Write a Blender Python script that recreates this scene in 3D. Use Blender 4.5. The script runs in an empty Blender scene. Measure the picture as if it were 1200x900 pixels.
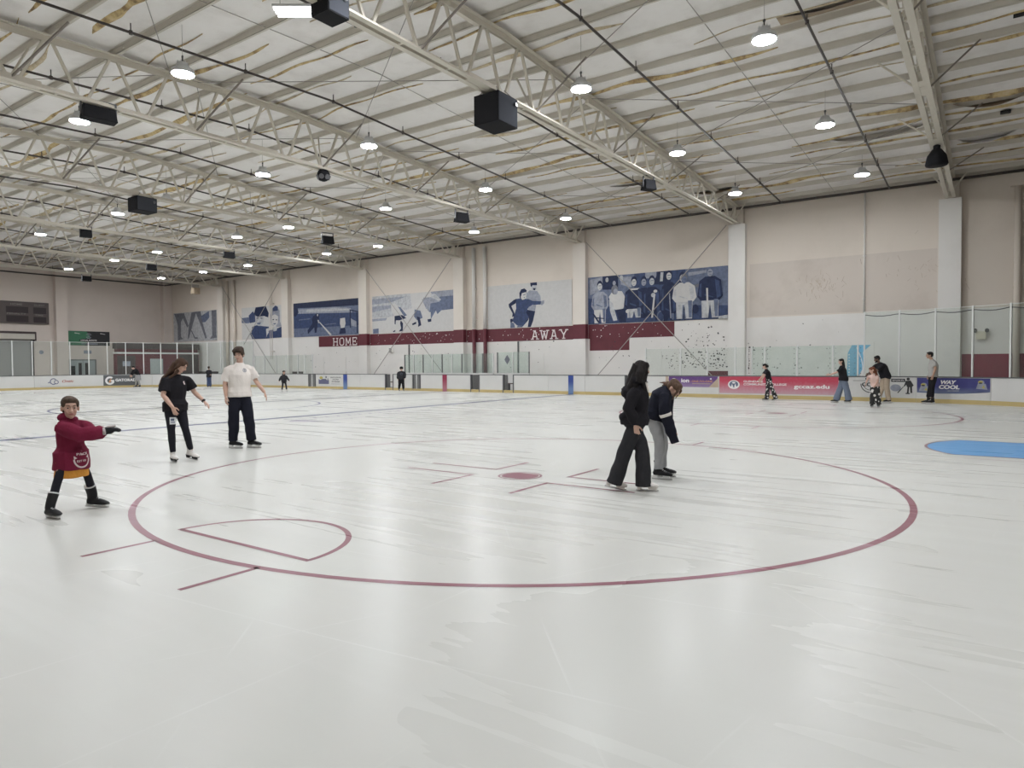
import bpy, bmesh, math, random
from math import sin, cos, pi, radians, sqrt, atan2
from mathutils import Vector, Matrix, Euler
from mathutils.bvhtree import BVHTree
import numpy as np

random.seed(7)
SC = bpy.context.scene
COL = SC.collection

# ------------------------------------------------------------------ camera
cam_d = bpy.data.cameras.new('camera')
cam_d.sensor_width = 36.0
cam_d.lens = 24.09
cam_d.clip_end = 300
cam = bpy.data.objects.new('camera', cam_d)
COL.objects.link(cam)
_yaw, _pit, _rol = 0.6116, -0.02945, -0.00684
_fw = Vector((-sin(_yaw), cos(_yaw), 0))
_rt = Vector((cos(_yaw), sin(_yaw), 0))
_up = Vector((0, 0, 1))
_f2 = _fw * cos(_pit) + _up * sin(_pit)
_u2 = -_fw * sin(_pit) + _up * cos(_pit)
_r3 = _rt * cos(_rol) + _u2 * sin(_rol)
_u3 = -_rt * sin(_rol) + _u2 * cos(_rol)
_m = Matrix((_r3, _u3, -_f2)).transposed().to_4x4()
_m.translation = Vector((0, 0, 1.508))
cam.matrix_world = _m
SC.camera = cam

# ------------------------------------------------------------------ world, exposure
wd = bpy.data.worlds.new('hall_air')
wd.use_nodes = True
wd.node_tree.nodes['Background'].inputs[0].default_value = (0.9, 0.93, 1.0, 1)
wd.node_tree.nodes['Background'].inputs[1].default_value = 0.05
SC.world = wd
SC.view_settings.view_transform = 'Standard'
SC.view_settings.look = 'None'
SC.view_settings.gamma = 1.0
SC.view_settings.use_curve_mapping = False
SC.view_settings.exposure = 1.0
LAMP_STRENGTH = 140.0
SC.cycles.max_bounces = 8
SC.cycles.diffuse_bounces = 5
SC.cycles.glossy_bounces = 3
SC.cycles.transparent_max_bounces = 16
SC.cycles.sample_clamp_indirect = 6.0
SC.cycles.caustics_reflective = False
SC.cycles.caustics_refractive = False

# ------------------------------------------------------------------ materials
def _nodes(name):
    m = bpy.data.materials.new(name)
    m.use_nodes = True
    return m, m.node_tree.nodes, m.node_tree.links, m.node_tree.nodes['Principled BSDF']

def mat(name, col, rough=0.55, metal=0.0, spec=0.4, var=0.06, scale=6.0, bump=0.0, bscale=60.0, detail=3.0):
    m, N, L, b = _nodes(name)
    tc = N.new('ShaderNodeTexCoord')
    no = N.new('ShaderNodeTexNoise')
    no.inputs['Scale'].default_value = scale
    no.inputs['Detail'].default_value = detail
    L.new(tc.outputs['Object'], no.inputs['Vector'])
    mx = N.new('ShaderNodeMix'); mx.data_type = 'RGBA'
    mx.inputs[6].default_value = tuple(max(0, c * (1 - var)) for c in col) + (1,)
    mx.inputs[7].default_value = tuple(min(1, c * (1 + var)) for c in col) + (1,)
    L.new(no.outputs['Fac'], mx.inputs[0])
    L.new(mx.outputs[2], b.inputs['Base Color'])
    b.inputs['Roughness'].default_value = rough
    b.inputs['Metallic'].default_value = metal
    b.inputs['Specular IOR Level'].default_value = spec
    if bump:
        n2 = N.new('ShaderNodeTexNoise'); n2.inputs['Scale'].default_value = bscale
        L.new(tc.outputs['Object'], n2.inputs['Vector'])
        bp = N.new('ShaderNodeBump'); bp.inputs['Strength'].default_value = bump
        bp.inputs['Distance'].default_value = 0.02
        L.new(n2.outputs['Fac'], bp.inputs['Height'])
        L.new(bp.outputs['Normal'], b.inputs['Normal'])
    return m

def emit(name, col, strength):
    m, N, L, b = _nodes(name)
    b.inputs['Base Color'].default_value = col + (1,)
    b.inputs['Emission Color'].default_value = col + (1,)
    b.inputs['Emission Strength'].default_value = strength
    return m

def ramp_mat(name, stops, coord='Object', scale=5.0, detail=6.0, rough=0.8, bump=0.0, stretch=(1, 1, 1)):
    m, N, L, b = _nodes(name)
    tc = N.new('ShaderNodeTexCoord')
    mp = N.new('ShaderNodeMapping'); mp.inputs['Scale'].default_value = stretch
    no = N.new('ShaderNodeTexNoise'); no.inputs['Scale'].default_value = scale; no.inputs['Detail'].default_value = detail
    no.inputs['Roughness'].default_value = 0.65
    L.new(tc.outputs[coord], mp.inputs['Vector']); L.new(mp.outputs['Vector'], no.inputs['Vector'])
    cr = N.new('ShaderNodeValToRGB')
    while len(cr.color_ramp.elements) < len(stops):
        cr.color_ramp.elements.new(0.5)
    for e, (p, c) in zip(cr.color_ramp.elements, stops):
        e.position = p; e.color = c + (1,)
    L.new(no.outputs['Fac'], cr.inputs['Fac'])
    L.new(cr.outputs['Color'], b.inputs['Base Color'])
    b.inputs['Roughness'].default_value = rough
    b.inputs['Specular IOR Level'].default_value = 0.25
    if bump:
        bp = N.new('ShaderNodeBump'); bp.inputs['Strength'].default_value = bump; bp.inputs['Distance'].default_value = 0.03
        L.new(no.outputs['Fac'], bp.inputs['Height']); L.new(bp.outputs['Normal'], b.inputs['Normal'])
    return m

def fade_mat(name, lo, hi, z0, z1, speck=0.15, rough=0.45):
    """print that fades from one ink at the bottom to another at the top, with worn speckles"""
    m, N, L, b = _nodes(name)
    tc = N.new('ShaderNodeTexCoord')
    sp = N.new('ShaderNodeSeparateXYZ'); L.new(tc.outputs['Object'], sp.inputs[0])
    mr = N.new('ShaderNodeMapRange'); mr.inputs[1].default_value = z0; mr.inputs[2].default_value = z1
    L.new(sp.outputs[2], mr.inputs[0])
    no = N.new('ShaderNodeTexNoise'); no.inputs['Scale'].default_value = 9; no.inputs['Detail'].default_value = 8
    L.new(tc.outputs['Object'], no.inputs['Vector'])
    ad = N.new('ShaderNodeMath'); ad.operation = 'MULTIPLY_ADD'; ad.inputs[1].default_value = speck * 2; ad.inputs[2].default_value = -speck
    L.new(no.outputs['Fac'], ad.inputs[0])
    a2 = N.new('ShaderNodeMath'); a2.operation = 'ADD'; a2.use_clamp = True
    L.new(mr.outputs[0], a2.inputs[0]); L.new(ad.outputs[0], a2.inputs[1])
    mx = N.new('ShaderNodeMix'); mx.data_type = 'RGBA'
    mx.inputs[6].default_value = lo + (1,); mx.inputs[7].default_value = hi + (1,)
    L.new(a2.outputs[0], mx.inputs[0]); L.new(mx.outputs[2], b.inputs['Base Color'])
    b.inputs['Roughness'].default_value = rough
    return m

def dots_mat(name, base, dot, scale, thr):
    m, N, L, b = _nodes(name)
    tc = N.new('ShaderNodeTexCoord')
    vo = N.new('ShaderNodeTexVoronoi'); vo.inputs['Scale'].default_value = scale
    L.new(tc.outputs['Object'], vo.inputs['Vector'])
    lt = N.new('ShaderNodeMath'); lt.operation = 'LESS_THAN'; lt.inputs[1].default_value = thr
    L.new(vo.outputs['Distance'], lt.inputs[0])
    mx = N.new('ShaderNodeMix'); mx.data_type = 'RGBA'
    mx.inputs[6].default_value = base + (1,); mx.inputs[7].default_value = dot + (1,)
    L.new(lt.outputs[0], mx.inputs[0]); L.new(mx.outputs[2], b.inputs['Base Color'])
    b.inputs['Roughness'].default_value = 0.85
    return m

def ice_mat(name, col, paint=False):
    m, N, L, b = _nodes(name)
    tc = N.new('ShaderNodeTexCoord')
    def math_(op, x, y=None, clamp=False):
        n = N.new('ShaderNodeMath'); n.operation = op; n.use_clamp = clamp
        for i, v in enumerate((x, y)):
            if v is None: continue
            if isinstance(v, (int, float)): n.inputs[i].default_value = v
            else: L.new(v, n.inputs[i])
        return n.outputs[0]
    def noise(scale, detail=2.0, rot=0.0, st=(1, 1, 1), off=0.0, dist=0.0):
        mp = N.new('ShaderNodeMapping'); mp.inputs['Rotation'].default_value = (0, 0, radians(rot)); mp.inputs['Scale'].default_value = st
        mp.inputs['Location'].default_value = (off, off * .7, 0)
        no = N.new('ShaderNodeTexNoise'); no.inputs['Scale'].default_value = scale; no.inputs['Detail'].default_value = detail; no.inputs['Distortion'].default_value = dist
        L.new(tc.outputs['Object'], mp.inputs['Vector']); L.new(mp.outputs['Vector'], no.inputs['Vector'])
        return no.outputs['Fac']
    # blade cuts: thin curved strokes, present only in patches
    cut = None
    for i, (sc, rot, ds, w) in enumerate(((.16, 20, 5, .010), (.22, 75, 6, .013), (.19, -40, 4, .011), (.30, 5, 7, .018))):
        mp = N.new('ShaderNodeMapping'); mp.inputs['Rotation'].default_value = (0, 0, radians(rot)); mp.inputs['Location'].default_value = (3.1 * i, 1.7 * i, 0)
        wv = N.new('ShaderNodeTexWave'); wv.wave_type = 'BANDS'; wv.wave_profile = 'SAW'; wv.inputs['Scale'].default_value = sc
        wv.inputs['Distortion'].default_value = ds; wv.inputs['Detail'].default_value = 1.0; wv.inputs['Detail Scale'].default_value = .35
        L.new(tc.outputs['Object'], mp.inputs['Vector']); L.new(mp.outputs['Vector'], wv.inputs['Vector'])
        ln = math_('SUBTRACT', 1.0, math_('DIVIDE', wv.outputs['Fac'], w), True)
        mk = math_('MULTIPLY', math_('SUBTRACT', noise(.6, 3, 0, (1, 1, 1), 7.7 * i), .48), 4.0, True)
        c = math_('MULTIPLY', ln, mk)
        cut = c if cut is None else math_('MAXIMUM', cut, c)
    def smooth(v, a, c):
        n = N.new('ShaderNodeMapRange'); n.interpolation_type = 'SMOOTHSTEP'; n.inputs[1].default_value = a; n.inputs[2].default_value = c
        L.new(v, n.inputs[0]); return n.outputs[0]
    s1 = smooth(noise(1.5, 5, 25, (.16, 2.6, 1), 1.0, .2), .42, .74)
    s2 = smooth(noise(1.7, 5, -30, (.16, 2.4, 1), 4.0, .2), .46, .76)
    snow = math_('MULTIPLY', math_('MAXIMUM', s1, s2), smooth(noise(.16, 2, 0, (1, 1, 1), 9.0), .30, .62))
    big = noise(.25, 4)
    base = N.new('ShaderNodeMix'); base.data_type = 'RGBA'
    base.inputs[6].default_value = tuple(c * 0.95 for c in col) + (1,); base.inputs[7].default_value = tuple(min(1, c * 1.04) for c in col) + (1,)
    L.new(big, base.inputs[0])
    fin = N.new('ShaderNodeMix'); fin.data_type = 'RGBA'
    fin.inputs[7].default_value = (0.74, 0.745, 0.73, 1)
    fac = math_('MAXIMUM', math_('MULTIPLY', cut, .55 if not paint else .22), math_('MULTIPLY', snow, .28 if not paint else .05))
    L.new(fac, fin.inputs[0]); L.new(base.outputs[2], fin.inputs[6]); L.new(fin.outputs[2], b.inputs['Base Color'])
    L.new(math_('ADD', math_('MULTIPLY', big, .14), math_('ADD', math_('MULTIPLY', snow, .15), .20)), b.inputs['Roughness'])
    b.inputs['IOR'].default_value = 1.31
    b.inputs['Specular IOR Level'].default_value = 0.18
    bp = N.new('ShaderNodeBump'); bp.inputs['Strength'].default_value = 0.05; bp.inputs['Distance'].default_value = 0.01
    L.new(noise(7, 3, 30, (.4, 1.6, 1)), bp.inputs['Height']); L.new(bp.outputs['Normal'], b.inputs['Normal'])
    return m

def glass_mat(name, tint, haze):
    m, N, L, b = _nodes(name)
    out = N['Material Output']
    tr = N.new('ShaderNodeBsdfTransparent'); tr.inputs[0].default_value = tint + (1,)
    gl = N.new('ShaderNodeBsdfGlossy'); gl.inputs['Roughness'].default_value = 0.06
    df = N.new('ShaderNodeBsdfDiffuse'); df.inputs[0].default_value = (0.62, 0.70, 0.66, 1)
    tc = N.new('ShaderNodeTexCoord'); no = N.new('ShaderNodeTexNoise'); no.inputs['Scale'].default_value = 3
    L.new(tc.outputs['Object'], no.inputs['Vector'])
    mr = N.new('ShaderNodeMapRange'); mr.inputs[3].default_value = haze; mr.inputs[4].default_value = haze * 3
    L.new(no.outputs['Fac'], mr.inputs[0])
    m1 = N.new('ShaderNodeMixShader'); L.new(mr.outputs[0], m1.inputs[0]); L.new(tr.outputs[0], m1.inputs[1]); L.new(df.outputs[0], m1.inputs[2])
    fr = N.new('ShaderNodeFresnel'); ge = N.new('ShaderNodeNewGeometry')
    io = N.new('ShaderNodeMapRange'); io.inputs[3].default_value = 1.35; io.inputs[4].default_value = 1 / 1.35      # same gloss on both faces of the pane
    L.new(ge.outputs['Backfacing'], io.inputs[0]); L.new(io.outputs[0], fr.inputs[0])
    m2 = N.new('ShaderNodeMixShader'); L.new(fr.outputs[0], m2.inputs[0]); L.new(m1.outputs[0], m2.inputs[1]); L.new(gl.outputs[0], m2.inputs[2])
    L.new(m2.outputs[0], out.inputs['Surface'])
    return m

def wall_mat(name, col, stain, amount):
    m, N, L, b = _nodes(name)
    tc = N.new('ShaderNodeTexCoord')
    n1 = N.new('ShaderNodeTexNoise'); n1.inputs['Scale'].default_value = 0.5; n1.inputs['Detail'].default_value = 8; n1.inputs['Roughness'].default_value = 0.6
    L.new(tc.outputs['Object'], n1.inputs['Vector'])
    mr = N.new('ShaderNodeMapRange'); mr.inputs[1].default_value = 0.5; mr.inputs[2].default_value = 0.8; mr.inputs[4].default_value = amount
    L.new(n1.outputs['Fac'], mr.inputs[0])
    mx = N.new('ShaderNodeMix'); mx.data_type = 'RGBA'
    mx.inputs[6].default_value = col + (1,); mx.inputs[7].default_value = stain + (1,)
    L.new(mr.outputs[0], mx.inputs[0]); L.new(mx.outputs[2], b.inputs['Base Color'])
    b.inputs['Roughness'].default_value = 0.75; b.inputs['Specular IOR Level'].default_value = 0.2
    n2 = N.new('ShaderNodeTexNoise'); n2.inputs['Scale'].default_value = 18
    L.new(tc.outputs['Object'], n2.inputs['Vector'])
    bp = N.new('ShaderNodeBump'); bp.inputs['Strength'].default_value = 0.08; bp.inputs['Distance'].default_value = 0.02
    L.new(n2.outputs['Fac'], bp.inputs['Height']); L.new(bp.outputs['Normal'], b.inputs['Normal'])
    return m

M = {}
M['ice'] = ice_mat('ice_white', (0.54, 0.54, 0.508))
M['ice_red'] = ice_mat('ice_paint_red', (0.245, 0.105, 0.13), True)
M['ice_thin_red'] = ice_mat('ice_paint_dull_red', (0.26, 0.15, 0.16), True)
M['ice_blue'] = ice_mat('ice_paint_navy', (0.05, 0.055, 0.15), True)
M['ice_grey'] = ice_mat('ice_paint_grey', (0.09, 0.088, 0.11), True)
M['ice_crease'] = ice_mat('ice_paint_sky_blue', (0.12, 0.32, 0.60), True)
M['ice_mauve'] = ice_mat('ice_paint_mauve', (0.33, 0.30, 0.35), True)
M['concrete'] = mat('walkway_concrete', (0.30, 0.29, 0.28), 0.8, var=0.2, scale=2)
M['wall'] = wall_mat('wall_beige', (0.64, 0.575, 0.505), (0.50, 0.44, 0.375), 0.4)
M['wall_end'] = wall_mat('wall_end_beige', (0.66, 0.585, 0.53), (0.52, 0.46, 0.40), 0.4)
M['wall_low'] = wall_mat('wall_lower_white', (0.70, 0.68, 0.65), (0.55, 0.52, 0.48), 0.5)
M['pilaster'] = wall_mat('pilaster_beige', (0.66, 0.61, 0.55), (0.54, 0.48, 0.42), 0.4)
M['stain'] = wall_mat('wall_old_paste', (0.57, 0.51, 0.455), (0.42, 0.36, 0.31), 0.8)
M['maroon'] = mat('maroon_paint', (0.115, 0.022, 0.032), 0.5, var=0.2, scale=3)
M['red_paint'] = mat('base_red_paint', (0.20, 0.022, 0.045), 0.5, var=0.15, scale=3)
M['white_letter'] = mat('letter_white', (0.78, 0.74, 0.72), 0.5, var=0.1, scale=20)
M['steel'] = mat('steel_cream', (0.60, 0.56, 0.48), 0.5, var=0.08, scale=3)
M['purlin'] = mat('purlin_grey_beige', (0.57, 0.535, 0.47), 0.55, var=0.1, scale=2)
M['steel_shaded'] = mat('steel_cream_shaded', (0.24, 0.215, 0.19), 0.6, var=0.1)  # truss steel with shade painted in, for knee braces on the shadowed side
M['rod'] = mat('rod_grey', (0.32, 0.30, 0.275), 0.5, var=0.1)
M['pipe'] = mat('sprinkler_pipe_brown', (0.055, 0.045, 0.042), 0.45, var=0.15)
M['insul'] = ramp_mat('insulation_facing', [(0.25, (0.68, 0.65, 0.62)), (0.5, (0.79, 0.765, 0.74)), (0.8, (0.83, 0.81, 0.79))], scale=1.1, detail=6, rough=0.6, bump=0.25)
M['fiber'] = ramp_mat('torn_fibreglass', [(0.28, (0.10, 0.065, 0.04)), (0.42, (0.33, 0.235, 0.13)), (0.53, (0.56, 0.43, 0.22)), (0.75, (0.66, 0.56, 0.38))], scale=3.0, detail=9, rough=0.95, bump=0.8)
M['fiber_pale'] = ramp_mat('torn_fibreglass_pale', [(0.3, (0.28, 0.22, 0.15)), (0.5, (0.58, 0.49, 0.34)), (0.7, (0.68, 0.62, 0.50))], scale=3.0, detail=9, rough=0.95, bump=0.6)
M['flap'] = ramp_mat('insulation_flap_brown_shaded', [(0.3, (0.24, 0.18, 0.13)), (0.6, (0.40, 0.32, 0.23)), (0.8, (0.50, 0.43, 0.34))], scale=1.6, detail=6, rough=0.9)  # brown also carries the shadow on the undersides of the hanging flaps
M['black_gap'] = mat('roof_gap_black', (0.012, 0.011, 0.011), 0.9)
M['lamp_body'] = mat('lamp_housing_grey', (0.62, 0.63, 0.64), 0.35, metal=0.3)
M['lens'] = emit('lamp_lens_lit', (0.93, 0.96, 1.0), LAMP_STRENGTH)
M['reflection_glow'] = emit('reflection_bar_glow', (0.97, 0.97, 1.0), 4.0)
M['black'] = mat('speaker_black', (0.012, 0.012, 0.014), 0.75, spec=.15, var=0.2)
M['black_grille'] = mat('speaker_grille', (0.016, 0.016, 0.018), 0.8, spec=.1, bump=0.4, bscale=150)
M['grey_panel'] = mat('cabinet_grey', (0.052, 0.055, 0.064), 0.95, spec=.03)
M['board'] = mat('board_white', (0.61, 0.605, 0.59), 0.4, var=0.06, scale=1.5)
M['kick'] = mat('kick_plate_yellow', (0.50, 0.39, 0.175), 0.5, var=0.12, scale=2)
M['rail'] = mat('top_rail_charcoal', (0.10, 0.10, 0.105), 0.4)
M['rail_grey'] = mat('gate_grey', (0.20, 0.20, 0.20), 0.45, metal=0.3)
M['glass'] = glass_mat('shield_glass', (0.945, 0.97, 0.958), .012)
M['glass_low'] = glass_mat('shield_glass_scuffed', (0.90, 0.945, 0.925), .035)
M['post'] = mat('glass_post_aluminium', (0.66, 0.665, 0.65), 0.4, metal=0.25)
M['bolt'] = mat('bolt_dark', (0.09, 0.09, 0.09), 0.5)
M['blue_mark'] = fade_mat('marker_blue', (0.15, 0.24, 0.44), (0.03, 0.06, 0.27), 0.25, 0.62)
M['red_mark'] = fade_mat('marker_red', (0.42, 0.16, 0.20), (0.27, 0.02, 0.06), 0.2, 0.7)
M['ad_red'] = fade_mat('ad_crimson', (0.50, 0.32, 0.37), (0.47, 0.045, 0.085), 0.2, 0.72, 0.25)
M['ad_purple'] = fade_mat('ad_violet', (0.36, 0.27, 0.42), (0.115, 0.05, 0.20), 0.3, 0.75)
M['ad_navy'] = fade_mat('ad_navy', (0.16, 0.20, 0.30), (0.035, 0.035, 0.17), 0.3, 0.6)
M['ad_grey'] = mat('ad_dark_grey', (0.10, 0.105, 0.11), 0.45, var=0.15)
M['ad_white'] = mat('ad_white', (0.60, 0.595, 0.58), 0.45, var=0.08)
M['ad_tan'] = mat('ad_tan', (0.46, 0.36, 0.27), 0.5)
M['ad_orange'] = mat('ad_orange', (0.55, 0.26, 0.12), 0.5)
M['ad_gold'] = mat('ad_yellow', (0.42, 0.36, 0.09), 0.5)
M['print_black'] = mat('print_black', (0.03, 0.03, 0.032), 0.5)
M['print_white'] = mat('print_white', (0.78, 0.77, 0.76), 0.5, var=0.12, scale=25)
M['print_red'] = mat('print_red', (0.35, 0.09, 0.07), 0.5)
M['print_slate'] = mat('print_slate', (0.13, 0.13, 0.22), 0.5)
for k, c in {'p_navy': (0.016, 0.024, 0.062), 'p_blue': (0.042, 0.062, 0.135), 'p_mid': (0.125, 0.15, 0.225),
             'p_grey': (0.28, 0.295, 0.345), 'p_light': (0.43, 0.435, 0.45), 'p_pale': (0.53, 0.52, 0.505), 'p_slate': (0.15, 0.155, 0.18)}.items():
    kv = .93 if k == 'p_pale' else .62
    M[k] = ramp_mat('mural_' + k, [(0.25, tuple(v * kv for v in c)), (0.5, c), (0.8, tuple(min(1, v * (2 - kv)) for v in c))], scale=5, detail=8, rough=0.5)
M['score'] = mat('scoreboard_brown', (0.10, 0.08, 0.075), 0.5)
M['score_dark'] = mat('scoreboard_display', (0.025, 0.015, 0.018), 0.3)
M['score_text'] = mat('scoreboard_caption', (0.24, 0.21, 0.20), 0.5)
M['shutter'] = mat('shutter_grey', (0.33, 0.32, 0.31), 0.5, bump=0.1)
M['shutter_box'] = mat('shutter_box_cream', (0.52, 0.49, 0.43), 0.5)
M['green'] = mat('banner_green', (0.055, 0.19, 0.105), 0.5, var=0.15)
M['door_grey'] = mat('door_grey', (0.36, 0.39, 0.385), 0.5)
M['dark_red'] = mat('booth_dark_red', (0.105, 0.018, 0.028), 0.55, var=0.2)
M['brown_dark'] = mat('booth_brown', (0.058, 0.042, 0.042), 0.55, var=0.2)
M['sky_print'] = mat('poster_sky_blue', (0.17, 0.42, 0.62), 0.5, var=0.1)
M['cream'] = mat('plastic_cream', (0.58, 0.55, 0.44), 0.5)
M['wood_dark'] = mat('bench_wood', (0.09, 0.05, 0.04), 0.6)

# ------------------------------------------------------------------ mesh helpers
class MB:
    """collects shapes into one mesh"""
    def __init__(self):
        self.bm = bmesh.new()
        self.mi = 0
    def _mark(self, faces):
        for f in faces:
            f.material_index = self.mi
    def face(self, pts):
        vs = [self.bm.verts.new(p) for p in pts]
        f = self.bm.faces.new(vs)
        f.material_index = self.mi
        return f
    def hexa(self, p):
        v = [self.bm.verts.new(q) for q in p]
        for a in ((0, 3, 2, 1), (4, 5, 6, 7), (0, 1, 5, 4), (1, 2, 6, 5), (2, 3, 7, 6), (3, 0, 4, 7)):
            self.bm.faces.new([v[i] for i in a]).material_index = self.mi
    def box(self, x0, x1, y0, y1, z0, z1):
        self.hexa([(x0, y0, z0), (x1, y0, z0), (x1, y1, z0), (x0, y1, z0), (x0, y0, z1), (x1, y0, z1), (x1, y1, z1), (x0, y1, z1)])
    def cyl(self, p, q, r, r2=None, n=10, cap=True):
        p = Vector(p); q = Vector(q); r2 = r if r2 is None else r2
        t = (q - p).normalized()
        a = t.orthogonal().normalized(); b = t.cross(a)
        A = [self.bm.verts.new(p + (a * cos(2 * pi * i / n) + b * sin(2 * pi * i / n)) * r) for i in range(n)]
        B = [self.bm.verts.new(q + (a * cos(2 * pi * i / n) + b * sin(2 * pi * i / n)) * r2) for i in range(n)]
        fs = [self.bm.faces.new((A[i], A[(i + 1) % n], B[(i + 1) % n], B[i])) for i in range(n)]
        if cap:
            fs.append(self.bm.faces.new(A[::-1])); fs.append(self.bm.faces.new(B))
        self._mark(fs)
    def tube(self, pts, rads, ref=(0, 0, 1), n=10):
        """loft of elliptical rings along a path; rads are r or (side, depth); side runs along ref"""
        pts = [Vector(p) for p in pts]; rings = []
        for i, p in enumerate(pts):
            t = (pts[min(i + 1, len(pts) - 1)] - pts[max(i - 1, 0)])
            t = t.normalized() if t.length > 1e-9 else Vector((0, 0, 1))
            rf = Vector(ref[i]) if isinstance(ref, list) else Vector(ref)
            a = rf - t * rf.dot(t)
            a = a.normalized() if a.length > 1e-4 else t.orthogonal().normalized()
            b = t.cross(a)
            r = rads[i]; ra, rb = (r, r) if not isinstance(r, tuple) else r
            rings.append([self.bm.verts.new(p + a * (cos(2 * pi * k / n) * ra) + b * (sin(2 * pi * k / n) * rb)) for k in range(n)])
        fs = []
        for A, B in zip(rings, rings[1:]):
            fs += [self.bm.faces.new((A[k], A[(k + 1) % n], B[(k + 1) % n], B[k])) for k in range(n)]
        fs.append(self.bm.faces.new(rings[0][::-1])); fs.append(self.bm.faces.new(rings[-1]))
        self._mark(fs)
    def ball(self, c, r, mtx=None, u=14, v=9):
        """ellipsoid; r = (x, y, z); mtx orients it"""
        c = Vector(c); mtx = mtx or Matrix.Identity(3)
        def P(i, j):
            th = pi * j / v; ph = 2 * pi * i / u
            return c + mtx @ Vector((r[0] * sin(th) * cos(ph), r[1] * sin(th) * sin(ph), r[2] * cos(th)))
        top = self.bm.verts.new(P(0, 0)); bot = self.bm.verts.new(P(0, v))
        R = [[self.bm.verts.new(P(i, j)) for i in range(u)] for j in range(1, v)]
        fs = [self.bm.faces.new((top, R[0][i], R[0][(i + 1) % u])) for i in range(u)]
        for A, B in zip(R, R[1:]):
            fs += [self.bm.faces.new((A[i], B[i], B[(i + 1) % u], A[(i + 1) % u])) for i in range(u)]
        fs += [self.bm.faces.new((bot, R[-1][(i + 1) % u], R[-1][i])) for i in range(u)]
        self._mark(fs)
    def mesh(self, name, mats, smooth=False):
        bmesh.ops.recalc_face_normals(self.bm, faces=self.bm.faces[:])
        me = bpy.data.meshes.new(name)
        self.bm.to_mesh(me); self.bm.free()
        for m in (mats if isinstance(mats, (list, tuple)) else [mats]):
            me.materials.append(m)
        if smooth:
            me.polygons.foreach_set('use_smooth', [True] * len(me.polygons))
        return me
    def build(self, name, mats, parent=None, smooth=False, loc=None):
        return link(name, self.mesh(name, mats, smooth), parent, loc)

def link(name, me, parent=None, loc=None):
    o = bpy.data.objects.new(name, me)
    COL.objects.link(o)
    if parent is not None:
        o.parent = parent
    if loc is not None:
        o.location = loc
    return o

def tag(o, label=None, cat=None, group=None, kind=None):
    if label: o['label'] = label
    if cat: o['category'] = cat
    if group: o['group'] = group
    if kind: o['kind'] = kind
    return o

def thing(name, label, cat, loc=(0, 0, 0), rz=0.0, group=None):
    o = bpy.data.objects.new(name, None)
    o.empty_display_size = 0.2
    COL.objects.link(o)
    o.location = loc; o.rotation_euler = (0, 0, rz)
    return tag(o, label, cat, group)

def children(o):
    return [c for c in bpy.data.objects if c.parent == o]

def copy_tree(o, loc, label=None, rz=None):
    """a copy of a thing with copies of its parts and sub-parts (mesh data shared)"""
    r = o.copy(); COL.objects.link(r); r.location = loc
    if rz is not None: r.rotation_euler = (0, 0, rz)
    if label: r['label'] = label
    for ch in o.children:
        c = ch.copy(); COL.objects.link(c); c.parent = r
        for g in ch.children:
            d = g.copy(); COL.objects.link(d); d.parent = c
    return r

UNIT = {}
def unit_bar(m):
    if m.name not in UNIT:
        b = MB(); b.box(-.5, .5, -.5, .5, 0, 1); UNIT[m.name] = b.mesh('bar', m)
    return UNIT[m.name]
def unit_rod(m):
    k = m.name + '#r'
    if k not in UNIT:
        b = MB(); b.cyl((0, 0, 0), (0, 0, 1), 0.5, n=8); UNIT[k] = b.mesh('rod', m)
    return UNIT[k]
def bar(name, p, q, w, m, parent=None, d=None, round_=False):
    """straight member from p to q, one object on shared mesh data"""
    p = Vector(p); q = Vector(q); v = q - p
    o = bpy.data.objects.new(name, unit_rod(m) if round_ else unit_bar(m))
    COL.objects.link(o)
    if parent is not None: o.parent = parent
    o.rotation_mode = 'QUATERNION'
    o.location = p; o.rotation_quaternion = v.to_track_quat('Z', 'Y')
    o.scale = (w, d or w, v.length)
    return o

BENCH = bpy.data.scenes.new('workbench')      # small side scene, so that fusing a mesh never re-evaluates the hall
def bench_eval(o):
    for q in list(BENCH.collection.objects): BENCH.collection.objects.unlink(q)
    BENCH.collection.objects.link(o)
    vl = BENCH.view_layers[0]; vl.update()
    return vl.depsgraph
def text_geo(s, size=1.0, bold=0.0, width=None, spacing=1.0, shear=0.0):
    """flat outline of a word as (verts, faces), origin at its lower-left corner"""
    cu = bpy.data.curves.new('t', 'FONT'); cu.body = s; cu.size = 1.0; cu.offset = bold; cu.shear = shear
    cu.space_character = spacing
    cu.resolution_u = 3
    o = bpy.data.objects.new('t', cu); dg = bench_eval(o)
    me = bpy.data.meshes.new_from_object(o.evaluated_get(dg))
    vs = [Vector(v.co) for v in me.vertices]; fs = [tuple(p.vertices) for p in me.polygons]
    bpy.data.objects.remove(o); bpy.data.curves.remove(cu); bpy.data.meshes.remove(me)
    x0 = min(v.x for v in vs); x1 = max(v.x for v in vs); y0 = min(v.y for v in vs); y1 = max(v.y for v in vs)
    sy = size / (y1 - y0); sx = sy if width is None else width / (x1 - x0)
    return [((v.x - x0) * sx, (v.y - y0) * sy) for v in vs], fs

def print_obj(name, geo, fn, m, parent):
    vs, fs = geo
    me = bpy.data.meshes.new(name)
    me.from_pydata([fn(x, y) for x, y in vs], [], fs); me.materials.append(m)
    return link(name, me, parent)

# ================================================================== setting
MIDY = 14.28
WALL_Y, END_X, RIGHT_X, NEAR_Y = 34.0, -62.68, 13.0, -5.6
def ZC(y):                                   # height of the trusses' top chord
    return 9.78 - 0.042 * abs(y - MIDY)
def struct(o):
    o['kind'] = 'structure'; return o

b = MB(); b.box(END_X, RIGHT_X, NEAR_Y, WALL_Y, -0.30, -0.02)
walk = struct(b.build('walkway_floor', M['concrete']))

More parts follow.
